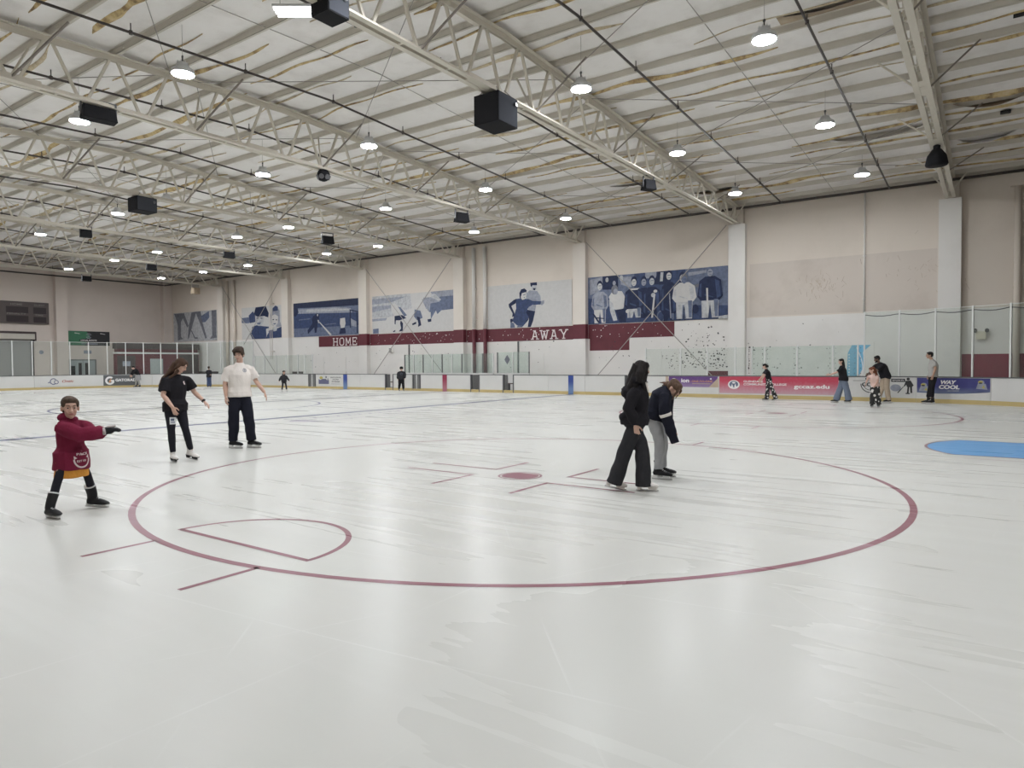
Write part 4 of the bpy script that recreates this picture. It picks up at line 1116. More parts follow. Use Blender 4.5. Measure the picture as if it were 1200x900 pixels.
# vent box, emergency lamp, blue standing board
V = thing('wall_vent', 'small square grey vent box on the white wall under the maroon band', 'vent', (-34.0, WALL_Y, 2.5))
b = MB(); b.box(-.17, .17, -.10, 0, -.17, .17); b.build('housing', M['wall_low'], V)
b = MB()
for i in range(4): b.box(-.12, .12, -.115, -.10, -.13 + i * .075, -.09 + i * .075)
b.build('louvre', M['bolt'], V)
V = thing('emergency_lamp', 'cream twin-head emergency lamp on the wall behind the tall glass', 'lamp', (-.4, WALL_Y, 2.56))
b = MB(); b.box(-.17, .17, -.14, 0, -.17, .14); b.build('housing', M['cream'], V)
for s in (-1, 1):
    b = MB(); b.cyl((s * .2, -.08, .19), (s * .2, -.2, .16), .075, n=12); b.build('lamp_head', M['bolt'], V)
V = thing('leaning_board', 'sky blue and white printed board behind the low glass', 'board', (-4.55, 31.2, -.02))
b = MB(); b.box(-.62, .62, -.02, .02, .3, 2.3); b.build('sheet', M['wall_low'], V)
b = MB(); b.face([(-.42, -.022, .4), (-.05, -.022, .4), (.05, -.022, .9), (.28, -.022, 1.4), (.2, -.022, 1.9), (.5, -.022, 2.2), (-.2, -.022, 2.2), (-.35, -.022, 1.9)]); b.build('printed_picture', M['sky_print'], V)
b = MB()
pts = [(.10 + .16 * sin(t * .5), .3 + 0, 0) for t in range(3)]
for i in range(10):
    z = .7 + i * .12; b.face([(-.32, -.024, z), (-.28, -.024, z), (-.28, -.024, z + .05), (-.32, -.024, z + .05)])
for i in range(10):
    z = .6 + i * .15; x = .02 + .17 * sin(i * .35); x2 = .02 + .17 * sin((i + 1) * .35)
    b.face([(x, -.024, z), (x + .03, -.024, z), (x2 + .03, -.024, z + .15), (x2, -.024, z + .15)])
b.build('white_curve', M['print_white'], V)
for s in (-.5, .5):
    b = MB(); b.box(s - .03, s + .03, 0, .4, 0, .3); b.build('foot', M['rail'], V)
V = thing('lounging_figure_sign', 'dark diamond notice on the white door behind the bench opening', 'notice', (-22.9, 32.185, 1.75))
b = MB(); b.face([(0, 0, -.28), (.2, 0, 0), (0, 0, .28), (-.2, 0, 0)]); b.build('notice_sheet', M['p_slate'], V)
V.name = 'diamond_notice'
# scoreboard
V = thing('scoreboard', 'dark brown scoreboard with unlit digit windows high on the end wall', 'scoreboard', (END_X, 20.6, 5.8))
b = MB(); b.box(0, .18, -3.4, 3.4, -.86, .86); b.build('case', M['score'], V)
for y0, y1, z0, z1 in ((2.3, 3.2, -.05, .45), (.45, 1.95, -.05, .45), (-1.35, -.15, -.05, .45), (2.3, 3.2, -.75, -.3), (.45, 1.95, -.75, -.25), (-2.9, -1.6, -.05, .45), (-2.9, -1.6, -.75, -.25)):
    b = MB(); b.box(.18, .20, y0, y1, z0, z1); b.build('digit_window', M['score_dark'], V)
def end_word(s, y, z, h, w, m, R, x=.205, name='lettering'):
    return print_obj(name, text_geo(s, h, .02, w), lambda a, c: (x, y + a, z + c), M[m], R)
end_word('HOME', .75, .55, .16, .8, 'score_text', V); end_word('GUEST', 2.35, .55, .16, .75, 'score_text', V); end_word('PERIOD', -1.2, .55, .16, .9, 'score_text', V)
end_word('PENALTY', .5, -.17, .13, 1.3, 'score_text', V); end_word('TIME', 2.4, -.22, .13, .6, 'score_text', V)
# roller shutter
V = thing('roller_shutter', 'wide grey roller shutter door with cream roll box on the end wall', 'door', (END_X, 20.0, -.02))
b = MB(); b.box(0, .05, -2.9, 2.7, 0, 3.72); b.build('curtain', M['shutter'], V)
for i in range(12):
    b = MB(); b.box(.05, .065, -2.9, 2.7, .05 + i * .3, .30 + i * .3); b.build('slat', M['shutter'], V)
b = MB(); b.box(0, .5, -3.0, 2.85, 3.72, 4.15); b.build('roll_box', M['shutter_box'], V)
b = MB(); b.box(0, .55, -3.05, 2.9, 4.15, 4.32); b.box(.0, .52, 2.85, 2.95, 3.6, 4.3); b.build('hood', M['brown_dark'], V)
b = MB(); b.box(0, .12, 2.7, 2.9, 0, 3.72); b.build('guide', M['brown_dark'], V)
# banner
V = thing('wall_banner', 'green and black banner hung on the end wall above the double door', 'banner', (END_X, 27.0, 3.9))
b = MB(); b.box(0, .03, -1.68, 1.68, -.60, .60); b.build('sheet', M['print_black'], V)
b = MB(); b.face([(.033, -1.66, -.58), (.033, -.3, -.58), (.033, -.15, .58), (.033, -1.66, .58)]); b.face([(.033, -.3, -.58), (.033, .1, .1), (.033, -.15, .58)]); b.build('green_field', M['green'], V)
b = MB(); b.face([(.036, y, z) for y, z in ell(0, -.17, .75, .15, 20)]); b.build('label_field', M['print_black'], V)
b = MB()
for a0 in (20, 200):
    for p in arc_band(0, .2, .2, .05, a0, a0 + 130): b.face([(.036, y, z) for y, z in p])
for p in arc_band(0, .2, .08, .04, 0, 360): b.face([(.036, y, z) for y, z in p])
b.build('emblem', M['p_grey'], V)
end_word('LOCAL ROOTS', -.62, -.23, .13, 1.24, 'print_white', V, .04)
for y in (-1.1, .9):
    b = MB(); b.face([(.036, y, .42), (.036, y + .42, .36), (.036, y + .42, .39), (.036, y + .02, .46)]); b.build('light_streak', M['print_white'], V)
b = MB(); b.face([(.036, -.6, -.50), (.036, .7, -.50), (.036, .7, -.43), (.036, -.6, -.43)]); b.build('small_print', M['p_grey'], V)
# double door and notice
V = thing('double_door', 'grey double door with dark glass strips in the end wall', 'door', (END_X, 26.5, -.02))
b = MB(); b.box(0, .06, -1.05, 1.05, 0, 2.15); b.build('frame', M['rail_grey'], V)
for s in (-1, 1):
    b = MB(); b.box(.06, .1, min(s * .02, s * .92), max(s * .02, s * .92), .05, 2.05)
    d = b.build('door_leaf', M['door_grey'], V)
    b = MB(); b.box(.1, .11, s * .25 - .12, s * .25 + .12, .6, 1.85); b.build('glass_strip', M['score_dark'], d)
b = MB(); b.box(.06, .1, -.95, -.62, .7, 1.6); b.build('side_notice', M['score_dark'], V)
V = thing('wall_notice', 'small grey notice on the end wall over the double door', 'notice', (END_X, 26.9, 2.75))
b = MB(); b.box(0, .02, -.3, .3, -.14, .14); b.build('notice_sheet', M['p_grey'], V)
V = thing('round_wall_notice', 'small round grey notice on the end wall beside the shutter', 'notice', (END_X, 23.45, 2.7))
b = MB(); b.cyl((0, 0, 0), (.02, 0, 0), .16, n=16); b.box(.02, .025, -.16, .16, .03, .09); b.build('notice_sheet', M['p_grey'], V)
# spectator booth behind the far corner
V = thing('spectator_booth', 'dark red and brown spectator booth behind the far corner glass', 'booth', (-57.4, 30.2, -.02))
b = MB(); b.box(-.3, .3, -3.6, 3.4, 2.95, 3.42); b.build('fascia', M['brown_dark'], V)
b = MB(); b.box(-.25, .25, -3.55, 3.35, 0, 2.55); b.build('lower_wall', M['dark_red'], V)
b = MB(); b.box(-.28, .28, -3.6, 3.4, 2.55, 2.68); b.build('ledge', M['post'], V)
b = MB(); b.box(-.2, .2, -3.5, 3.3, 2.68, 2.95); b.build('upper_wall', M['dark_red'], V)
b = MB(); b.box(.25, .30, -.9, .15, 0, 2.15); b.build('door', M['door_grey'], V)
b = MB(); b.box(.25, .27, -3.5, -2.1, .0, 2.4); b.build('dark_opening', M['brown_dark'], V)
b = MB(); b.box(.27, .29, -3.1, -2.5, 1.55, 1.95); b.build('notice_sheet', M['p_grey'], V)
b = MB(); b.box(.25, .27, 1.6, 3.3, .0, 2.5); b.build('dark_opening', M['brown_dark'], V)

# ================================================================== lamps and cabinets under the roof
def make_lamp(top):
    R = thing('high_bay_lamp', 'x', 'lamp', (0, 0, 8.6), 0, 'round high-bay lamps')
    b = MB(); b.tube([(0, 0, .0), (0, 0, .02), (0, 0, .10), (0, 0, .16), (0, 0, .27)], [.265, .275, .262, .165, .11], ref=(1, 0, 0), n=20); b.build('housing', M['lamp_body'], R, True)
    b = MB(); b.cyl((0, 0, -.012), (0, 0, -.002), .25, n=20); b.build('lens', M['lens'], R)
    b = MB()
    for i in range(8):
        a = pi * i / 4; b.box(.12 * cos(a) - .008, .12 * cos(a) + .008, .12 * sin(a) - .008, .12 * sin(a) + .008, .12, .30)
    b.build('heat_sink', M['lamp_body'], R)
    b = MB(); b.cyl((0, 0, .27), (0, 0, .42), .018, n=6); b.ball((0, 0, .42), (.035, .02, .04), u=8, v=5); b.build('hook', M['bolt'], R)
    b = MB(); b.cyl((0, 0, .42), (0, 0, top), .0045, n=5); b.build('hanging_wire', M['rod'], R)
    return R
rows = {29.2: [-4.15, -8.95, -17.2, -22.9, -30.2, -34.85, -43.25, -48.9, -54.9], 22.45: [-4.2, -8.83, -17.0, -22.7, -29.7, -34.2, -42.65, -48.1, -55.0],
        15.75: [-4.2, -8.8, -16.65, -22.3, -29.05, -33.35, -41.8, -47.68, -54.6], 9.25: [-4.2, -8.8, -16.2, -21.7, -28.9, -33.4, -41.7, -47.7, -54.6],
        2.4: [-4.2, -8.8, -16.2, -21.7, -28.9, -33.4, -41.7, -47.7, -54.6]}
ordn = ['first', 'second', 'third', 'fourth', 'fifth', 'sixth', 'seventh', 'eighth', 'ninth']
for y in rows:
    rows[y] = ([7.3, 2.6] if y < 12 else []) + rows[y]  # unseen lamps added past the tall glass to brighten the near ice
ordn = [None, None] + ordn
for ri, (y, xs) in enumerate(rows.items()):
    lamp0 = None
    for xi, x in enumerate(xs):
        lb = f'lit round high-bay lamp, {ordn[xi + (2 if y > 12 else 0)]} from the tall glass, {ordn[ri + 2]} row off the murals' if xi > 1 or y > 12 else f'added unseen high-bay lamp beyond the tall glass, {("outer", "inner")[xi]} one of {ordn[ri + 2]} row off the murals'
        if lamp0 is None:
            lamp0 = make_lamp(ZC(y) + .26 - 8.6); lamp0.location = (x, y, 8.6); lamp0['label'] = lb
        else:
            copy_tree(lamp0, (x, y, 8.6), lb)

def cabinet(x, y, z, w, d, h, rz, label):
    R = thing('hanging_cabinet', label, 'cabinet', (x, y, z), radians(rz), 'black cabinets under the trusses')
    b = MB(); b.box(-w / 2, w / 2, -d / 2, d / 2, 0, h); b.build('case', M['black'], R)
    b = MB(); b.box(w / 2, w / 2 + .012, -d / 2 + .02, d / 2 - .02, .02, h - .02); b.build('side_panel', M['grey_panel'], R)
    b = MB(); b.box(-w / 2 + .02, w / 2 - .02, -d / 2 - .012, -d / 2, .02, h - .02); b.build('grille', M['black_grille'], R)
    b = MB(); b.cyl((w / 2 + .02, d / 2 - .12, h - .16), (w / 2 + .06, d / 2 - .12, h - .16), .05, n=10); b.build('pipe_stub', M['rail'], R)
    for sx in (-1, 1):
        for sy in (-1, 1):
            b = MB(); b.cyl((sx * w * .42, sy * d * .42, h), (sx * w * .2, sy * d * .2, max(h + .02, 8.25 - z + .1)), .014, n=6); b.build('hanger', M['rod'], R)
    return R
cabinet(-10.24, 13.98, 7.42, .74, .82, .72, 0, 'black cube cabinet hung under the truss near the AWAY end of the murals')
cabinet(-27.72, 14.05, 7.62, .72, .78, .55, 0, 'black cabinet hung under the fourth truss from the tall glass')
cabinet(-10.24, 8.75, 8.0, .48, .50, .5, 0, 'black cabinet beside the glowing reflection bars')

def speaker(x, y, z, label, w=.62, h=.34, d=.36, rz=0, out=-1):
    R = thing('hanging_speaker', label, 'loudspeaker', (x, y, z), radians(rz), 'black loudspeakers under the trusses')
    b = MB()
    p = [(-w / 2, -d / 2), (w / 2, -d / 2), (w / 2, d / 2), (-w / 2, d / 2)]
    b.hexa([(a, c, 0) for a, c in p] + [(a * .92, c * .45 - .03, h) for a, c in p]); b.build('case', M['black'], R)
    b = MB(); b.face([(-w * .46, -d * .52, .02), (w * .46, -d * .52, .02), (w * .42, -d * .31 - .022, h - .03), (-w * .42, -d * .31 - .022, h - .03)]); b.build('grille', M['black_grille'], R)
    b = MB()
    for s in (-1, 1): b.box(s * w * .5 - .02, s * w * .5 + .02, -.03, .03, h * .3, h + .18)
    b.box(-w * .5, w * .5, -.025, .025, h + .15, h + .18); b.build('bracket', M['rail'], R)
    return R
for x, y, z, lb, w, h, rz in ((-18.98, 8.55, 7.85, 'long black loudspeaker under the truss with the speaker ball', .80, .34, 80), (-10.24, 23.27, 7.74, 'black wedge loudspeaker under the truss with the black cube', .46, .36, 60),
                              (-18.98, 23.33, 7.68, 'black wedge loudspeaker under the speaker ball truss, above the couple mural', .62, .40, 70), (-27.72, 23.3, 7.66, 'black wedge loudspeaker under the fourth truss from the tall glass', .60, .38, 75),
                              (-36.46, 15.7, 7.85, 'black loudspeaker under the truss of the HOME band, farther from the murals', .50, .36, 75), (-36.46, 23.4, 7.78, 'black loudspeaker under the truss of the HOME band, closer to the murals', .6, .34, 75),
                              (-45.2, 23.4, 7.80, 'black loudspeaker under the truss of the children mural', .6, .34, 75), (-53.94, 23.2, 7.72, 'black loudspeaker under the truss closest to the scoreboard', .6, .36, 80)):
    speaker(x, y, z, lb, w, h, .36, rz)
R = thing('hanging_speaker', 'round black loudspeaker ball hung under the third truss', 'loudspeaker', (-18.98, 15.82, 7.84), 0, 'black loudspeakers under the trusses')
b = MB(); b.ball((0, 0, .22), (.22, .22, .22), u=16, v=10); b.build('case', M['black_grille'], R, True)
for i in range(6):
    a = pi * i / 3; c = Vector((cos(a) * cos(-.4), sin(a) * cos(-.4), sin(-.4)))
    b = MB(); b.cyl(Vector((0, 0, .22)) + c * .19, Vector((0, 0, .22)) + c * .235, .085, n=12); b.build('driver', M['rail'], R)
b = MB(); b.cyl((0, 0, .42), (0, 0, .55), .03, n=8); b.build('bracket', M['rail'], R)
R = thing('hanging_speaker', 'black cone loudspeaker with narrow neck under the truss over the tall glass', 'loudspeaker', (-1.5, 25.3, 7.60), 0, 'black loudspeakers under the trusses')
b = MB(); b.tube([(0, 0, 0), (0, 0, .04), (0, 0, .30), (0, 0, .50)], [.30, .32, .27, .13], ref=(1, 0, 0), n=16); b.build('case', M['black'], R, True)
b = MB(); b.cyl((0, 0, .50), (0, 0, .68), .10, n=10); b.build('neck', M['black'], R)
R = thing('reflection_bars', 'three glowing bars standing in for a reflection, beside a black hanging cabinet', 'lamp', (-11.2, 8.95, 8.46), radians(36))  # made-up glowing fixture standing in for a bright stray reflection
b = MB(); b.box(-.60, .60, -.20, .20, .04, .09); b.build('tray', M['lamp_body'], R)
for y in (-.13, 0, .13):
    b = MB(); b.cyl((-.58, y, .02), (.58, y, .02), .028, n=8); b.build('tube', M['reflection_glow'], R)
for x in (-.5, .5):
    b = MB(); b.cyl((x, 0, .09), (x, 0, 1.15), .006, n=5); b.build('hanging_wire', M['bolt'], R)
R = thing('heater_box', 'small tan box hung under the truss end by the scoreboard corner', 'box', (-53.94, 31.5, 7.45))
b = MB(); b.box(-.26, .26, -.26, .26, 0, .5); b.build('case', M['flap'], R)
b = MB(); b.box(-.02, .02, -.3, .3, .5, .78); b.build('bracket', M['rod'], R)

# ================================================================== people
M['skin'] = mat('skin_light', (0.56, 0.36, 0.28), 0.5, var=0.06, scale=20)
M['skin_tan'] = mat('skin_tan', (0.40, 0.245, 0.175), 0.5, var=0.06, scale=20)
M['skin_dark'] = mat('skin_brown', (0.13, 0.075, 0.055), 0.5, var=0.08, scale=20)
M['lip'] = mat('lip_pink', (0.42, 0.19, 0.17), 0.45)
M['eye_white'] = mat('eye_white', (0.40, 0.37, 0.35), 0.3)
M['eye_dark'] = mat('eye_dark', (0.03, 0.022, 0.018), 0.25)
def hairm(n, c): return ramp_mat(n, [(0.3, tuple(v * .55 for v in c)), (0.55, c), (0.75, tuple(v * 1.5 for v in c))], scale=14, detail=6, rough=0.8, bump=0.5, stretch=(3, 3, .6))
M['hair_black'] = hairm('hair_black', (0.016, 0.013, 0.013))
M['hair_brown'] = hairm('hair_brown', (0.075, 0.042, 0.028))
M['hair_dark'] = hairm('hair_dark_brown', (0.060, 0.040, 0.030))
M['hair_short'] = hairm('hair_short_brown', (0.085, 0.058, 0.042))
M['hair_red'] = hairm('hair_auburn', (0.16, 0.055, 0.03))
M['hair_light'] = hairm('hair_light_brown', (0.13, 0.08, 0.055))
def cloth(n, c, var=.12): return mat(n, c, 0.9, spec=.15, var=var, scale=9, bump=.35, bscale=45)
M['c_maroon'] = cloth('hoodie_maroon', (0.165, 0.016, 0.042)); M['c_orange'] = cloth('shorts_orange', (0.56, 0.25, 0.045))
M['c_black'] = cloth('cloth_black', (0.016, 0.015, 0.018)); M['c_navy'] = cloth('cloth_navy_black', (0.014, 0.015, 0.024)); M['c_charcoal'] = cloth('cloth_charcoal', (0.03, 0.03, 0.034))
M['c_white'] = cloth('tee_white', (0.74, 0.69, 0.65), .05); M['c_legging'] = cloth('legging_black', (0.018, 0.018, 0.024)); M['c_grey'] = cloth('sweat_grey', (0.30, 0.30, 0.305))
M['c_denim'] = cloth('denim_blue_grey', (0.155, 0.185, 0.245)); M['c_denim_dark'] = cloth('denim_dark', (0.06, 0.085, 0.16)); M['c_khaki'] = cloth('khaki', (0.42, 0.34, 0.26)); M['c_tee_grey'] = cloth('tee_grey', (0.36, 0.35, 0.33))
M['c_stars'] = dots_mat('trousers_star_print', (0.016, 0.016, 0.018), (0.62, 0.60, 0.57), 11, 0.36); M['c_stars2'] = dots_mat('trousers_flower_print', (0.02, 0.02, 0.02), (0.70, 0.68, 0.65), 9.5, 0.40)
M['c_pinkwhite'] = cloth('top_pale_pink', (0.58, 0.42, 0.37)); M['c_print'] = mat('shirt_print_pale', (0.66, 0.55, 0.55), .7)
M['boot_black'] = mat('boot_black', (0.011, 0.011, 0.013), 0.55, spec=.25); M['boot_white'] = mat('boot_white', (0.70, 0.67, 0.64), 0.4); M['holder'] = mat('blade_holder_white', (0.66, 0.66, 0.66), 0.35)
M['blade'] = mat('blade_steel', (0.55, 0.55, 0.56), 0.25, metal=0.9); M['lace'] = mat('lace_white', (0.65, 0.65, 0.65), .7); M['glove'] = cloth('glove_black', (0.02, 0.02, 0.022)); M['glove_grey'] = cloth('glove_grey', (0.40, 0.36, 0.35))
M['card'] = mat('card_white', (0.72, 0.74, 0.75), .5)

def vox(mb, name, mats, vs, parent, wr=0.0, seed=0, smooth_it=2):
    """fuse overlapping closed shells into one skin"""
    me0 = mb.mesh('tmp', mats if isinstance(mats, (list, tuple)) else [mats])
    o = bpy.data.objects.new('tmp', me0)
    r = o.modifiers.new('r', 'REMESH'); r.mode = 'VOXEL'; r.voxel_size = vs; r.use_smooth_shade = True
    if smooth_it:
        s = o.modifiers.new('s', 'SMOOTH'); s.iterations = smooth_it; s.factor = .5
    dg = bench_eval(o)
    me = bpy.data.meshes.new_from_object(o.evaluated_get(dg))
    bpy.data.objects.remove(o); bpy.data.meshes.remove(me0)
    me.name = name
    if wr:
        n = len(me.vertices); co = np.empty(n * 3, np.float32); nr = np.empty(n * 3, np.float32)
        me.vertices.foreach_get('co', co); me.vertex_normals.foreach_get('vector', nr)
        co = co.reshape(-1, 3); nr = nr.reshape(-1, 3); k = seed * 1.7; x, y, z = co.T
        d = np.sin(z * 31 + 9 * np.sin(x * 7 + k) + k) * .5 + np.sin(z * 17 - x * 23 + y * 19 + 2 * k) * .5 + .4 * np.sin(x * 40 + z * 14 + k)
        me.vertices.foreach_set('co', (co + nr * (d * wr)[:, None]).ravel()); me.update()
    me.polygons.foreach_set('use_smooth', [True] * len(me.polygons))
    if not me.materials: me.materials.append(mats[0] if isinstance(mats, (list, tuple)) else mats)
    return link(name, me, parent)

V3 = Vector
def lerp(a, b, t): return V3(a) * (1 - t) + V3(b) * t

def person(label, pos, rz, H, phi, pose, style):
    """figure standing at pos; local x = across the view, y = away from the entrance, z up; phi = way the body faces
    (0 towards the entrance, 90 towards +x). Pose points are for a 1.82 m skater and are scaled to H."""
    s = H / 1.82
    P = thing('person', label, 'person', (pos[0], pos[1], 0), radians(rz))
    F = lambda a: V3((sin(radians(a)), -cos(radians(a)), 0))
    Rt = lambda a: V3((-cos(radians(a)), -sin(radians(a)), 0))
    g = lambda k, d: V3(pose.get(k, d))
    hs = style.get('head', 1.0); bw = style.get('bw', 1.0); hw = style.get('hips', 1.0)
    vs = style.get('vox', .011)
    shp = pose.get('sh_phi', phi)
    pel = g('pel', (0, 0, 1.0)); chest = g('chest', pel + V3((0, 0, .34))); neck = g('neck', chest + V3((0, 0, .21)))
    head = g('head', neck + V3((0, 0, .10 + .06 * hs)) + F(phi) * .02)
    R_h, R_s = Rt(phi), Rt(shp)
    up_t = (neck - chest).normalized()
    J = {}
    for sd, q in (('r', 1), ('l', -1)):
        sh = g(sd + 'sh', neck + R_s * (q * .172 * bw) - up_t * .095)
        el = g(sd + 'el', sh + R_s * (q * .05) + V3((0, 0, -.28)))
        wr_ = g(sd + 'wr', el + V3((0, 0, -.25)) + F(shp) * .04)
        hp = pel + R_h * (q * .09 * hw) - V3((0, 0, .05))
        an = g(sd + 'an', V3((0, 0, .17)) + R_h * q * .1)
        kn = g(sd + 'kn', lerp(hp, an, .5) + F(phi) * .03)
        J[sd] = (sh, el, wr_, hp, kn, an)
    S = lambda v: V3(v) * s
    # ---------- body: one continuous skin
    def torso(b, off, lo, hem_w=0.0, top=True):
        ref = []; pts = []; rd = []
        prof = [(-.14, .13, .10), (-.07, .168 * hw, .118 * hw), (0, .172 * hw, .12 * hw), (.32, .145 * bw, .105 * bw), (.7, .165 * bw, .118 * bw), (1.0, .168 * bw, .12 * bw), (1.38, .148 * bw, .105 * bw), (1.70, .092 * bw, .08), (1.92, .06, .06)]
        for t, a, d in prof:
            if t < lo: continue
            if t <= 0: p = pel + (pel - chest).normalized() * (-t)
            elif t <= 1: p = lerp(pel, chest, t)
            else: p = lerp(chest, neck, t - 1)
            k = max(0, min(1, (t + .1) / 1.6)); r = R_h * (1 - k) + R_s * k
            pts.append(S(p)); ref.append(tuple(r)); o_ = off * (1 - .45 * max(0, min(1, (t - .6) / 1.1))) + (hem_w if t <= .05 else hem_w * .4 if t < .5 else 0)
            rd.append(((a + o_) * s, (d + o_) * s))
        b.tube(pts, rd, ref, 16)
    hp_, ht_, hr_ = pose.get('hyaw', phi), pose.get('hpitch', 0), pose.get('hroll', 0)
    HM = (Matrix.Rotation(radians(hp_ + 180), 3, 'Z') @ Matrix.Rotation(radians(ht_), 3, 'X') @ Matrix.Rotation(radians(hr_), 3, 'Y'))
    hk = hs * s
    hd = lambda x, y, z: S(head) + HM @ (V3((x, y, z)) * hk)
    def hball(b, c, r): b.ball(hd(*c), tuple(v * hk for v in r), HM)
    b = MB(); torso(b, 0, -.2)
    b.tube([S(lerp(chest, neck, .9)), S(neck), hd(0, -.015, -.05)], [.060 * s * style.get('nk', 1), .054 * s * style.get('nk', 1), .052 * hk], ref=tuple(R_s), n=12)
    hball(b, (0, -.012, .028), (.074, .094, .088)); hball(b, (0, .026, -.045), (.055, .060, .066)); hball(b, (0, .066, -.092), (.022, .020, .018))
    hball(b, (0, .072, .030), (.050, .020, .012)); hball(b, (-.034, .060, -.022), (.024, .024, .026)); hball(b, (.034, .060, -.022), (.024, .024, .026))
    b.tube([hd(0, .086, .018), hd(0, .102, -.006), hd(0, .110, -.026), hd(0, .090, -.034)], [.008 * hk, .010 * hk, .014 * hk, .010 * hk], ref=tuple(HM @ V3((1, 0, 0))), n=8)
    for q in (-1, 1): hball(b, (q * .077, -.004, -.008), (.011, .022, .032))
    for sd, q in (('r', 1), ('l', -1)):
        sh, el, wr_, hp, kn, an = J[sd]
        oq = (sh - lerp(chest, neck, .6)); b.tube([S(lerp(chest, neck, .5)), S(sh - oq * .28 - V3((0, 0, .012))), S(lerp(sh, el, .12)), S(lerp(sh, el, .4)), S(el), S(lerp(el, wr_, .3)), S(wr_)], [.06 * s, .056 * s * bw, .055 * s * bw, .05 * s * bw, .041 * s, .042 * s, .028 * s], ref=(0.3, 1, .2), n=12)
        b.tube([S(hp + V3((0, 0, .08))), S(hp), S(lerp(hp, kn, .5)), S(kn), S(lerp(kn, an, .35)), S(an), S(an - V3((0, 0, .06)))], [.07 * s * hw, .084 * s * hw, .075 * s * hw, .056 * s, .055 * s, .038 * s, .035 * s], ref=(1, .2, 0), n=12)
        # hand: palm, four fingers, thumb
        fd = g(sd + 'hand', (wr_ - el)).normalized(); pn = g(sd + 'palm', V3(-R_s * q)).normalized()
        pn = (pn - fd * pn.dot(fd)).normalized(); ax = fd.cross(pn).normalized()
        if ax.dot(F(shp)) < 0: ax = -ax           # thumb side
        cu = pose.get(sd + 'curl', .55)
        if not style.get('no_hands'):
            b.tube([S(wr_ - fd * .01), S(wr_ + fd * .03), S(wr_ + fd * .075), S(wr_ + fd * .095)], [(.026 * s, .020 * s), (.036 * s, .017 * s), (.040 * s, .016 * s), (.037 * s, .012 * s)], ref=tuple(ax), n=10)
            for i, L_ in enumerate((.070, .080, .075, .058)):
                base = wr_ + fd * .088 + ax * (.031 - .0205 * i); d = (fd + ax * (.10 - .07 * i)).normalized(); pts = [base]; dd = d
                for k, seg in enumerate((.45, .32, .23)):
                    a = cu * (.5 + .35 * k); dd = (d * cos(a) + pn * sin(a)).normalized(); pts.append(pts[-1] + dd * L_ * seg)
                b.tube([S(p) for p in pts], [.0092 * s, .0088 * s, .0082 * s, .0068 * s], ref=tuple(pn), n=8)
            t0 = wr_ + fd * .025 + ax * .026; t1 = t0 + (fd * .6 + ax * .75 + pn * .15).normalized() * .042; t2 = t1 + (fd * .9 + ax * .3 + pn * .3).normalized() * .032; t3 = t2 + (fd + pn * .35).normalized() * .022
            b.tube([S(p) for p in (t0, t1, t2, t3)], [.015 * s, .0115 * s, .0105 * s, .008 * s], ref=tuple(pn), n=8)
    skin = M[style.get('skin', 'skin')]
    vox(b, 'body', skin, style.get('bvox', vs * .62), P)
    # eyes, brows, lips
    for q in (-1, 1):
        b = MB(); b.ball(hd(q * .031, .0795, .006), (.0115 * hk, .009 * hk, .0062 * hk), HM, 10, 6); b.mi = 1; b.ball(hd(q * .031, .0865, .006), (.0072 * hk, .005 * hk, .0064 * hk), HM, 8, 5)
        b.build('eye', [M['eye_white'], M['eye_dark']], P, True)
        b = MB(); b.tube([hd(q * .014, .092, .030), hd(q * .032, .090, .036), hd(q * .050, .080, .031)], [.003 * hk, .0036 * hk, .002 * hk], n=6); b.build('eyebrow', M[style['hair']], P, True)
    b = MB(); b.tube([hd(-.024, .078, -.060), hd(-.010, .0885, -.057), hd(.010, .0885, -.057), hd(.024, .078, -.060)], [.004 * hk, .0075 * hk, .0075 * hk, .004 * hk], n=8); b.build('lips', M['lip'], P, True)
    # ---------- hair
    b = MB(); ht = style.get('cut', 'short')
    hball(b, (0, -.024, .050), (.083, .098, .076)); hball(b, (0, -.052, .005), (.080, .066, .095 if ht != 'buzz' else .075))
    if ht == 'fringe':
        hball(b, (0, .040, .088), (.078, .062, .040)); hball(b, (-.05, .045, .070), (.040, .050, .034)); hball(b, (.05, .045, .070), (.040, .050, .034)); hball(b, (.0, -.01, .095), (.083, .092, .045)); hball(b, (-.068, .012, .035), (.024, .062, .060)); hball(b, (.068, .012, .035), (.024, .062, .060))
        rr = random.Random(4)
        for i in range(34):
            a, e_ = rr.uniform(0, 2 * pi), rr.uniform(.35, 1.35); hball(b, (.084 * cos(a) * cos(e_), -.005 + .098 * sin(a) * cos(e_), .05 + .085 * sin(e_)), (.020, .020, .017))
        for i in range(9): b.tube([hd(-.07 + .0175 * i, .055, .095), hd(-.074 + .0185 * i, .090, .075), hd(-.07 + .0175 * i, .094, .050)], [.016 * hk, .014 * hk, .006 * hk], n=6)
    elif ht in ('short', 'buzz'):
        hball(b, (0, .030, .085), (.070, .055, .030)); hball(b, (-.06, .0, .045), (.024, .06, .045)); hball(b, (.06, .0, .045), (.024, .06, .045))
    elif ht == 'long':
        hball(b, (-.045, .02, .055), (.040, .062, .052)); hball(b, (.045, .02, .055), (.040, .062, .052)); hball(b, (0, .03, .09), (.06, .05, .024))
    for path, r0, r1 in style.get('locks', []):
        pts = [hd(*path[0])] + [S(V3(p)) for p in path[1:]]
        n = len(pts); b.tube(pts, [(r0 + (r1 - r0) * i / (n - 1)) * s if i else r0 * hk for i in range(n)], n=8)
    for path, r0, r1 in style.get('hlocks', []):
        n = len(path); b.tube([hd(*p) for p in path], [(r0 + (r1 - r0) * i / (n - 1)) * hk for i in range(n)], n=8)
    vox(b, 'hair', M[style['hair']], vs * .75, P, .0025 * s, 3, 1)
    # ---------- clothes
    top = style['top']
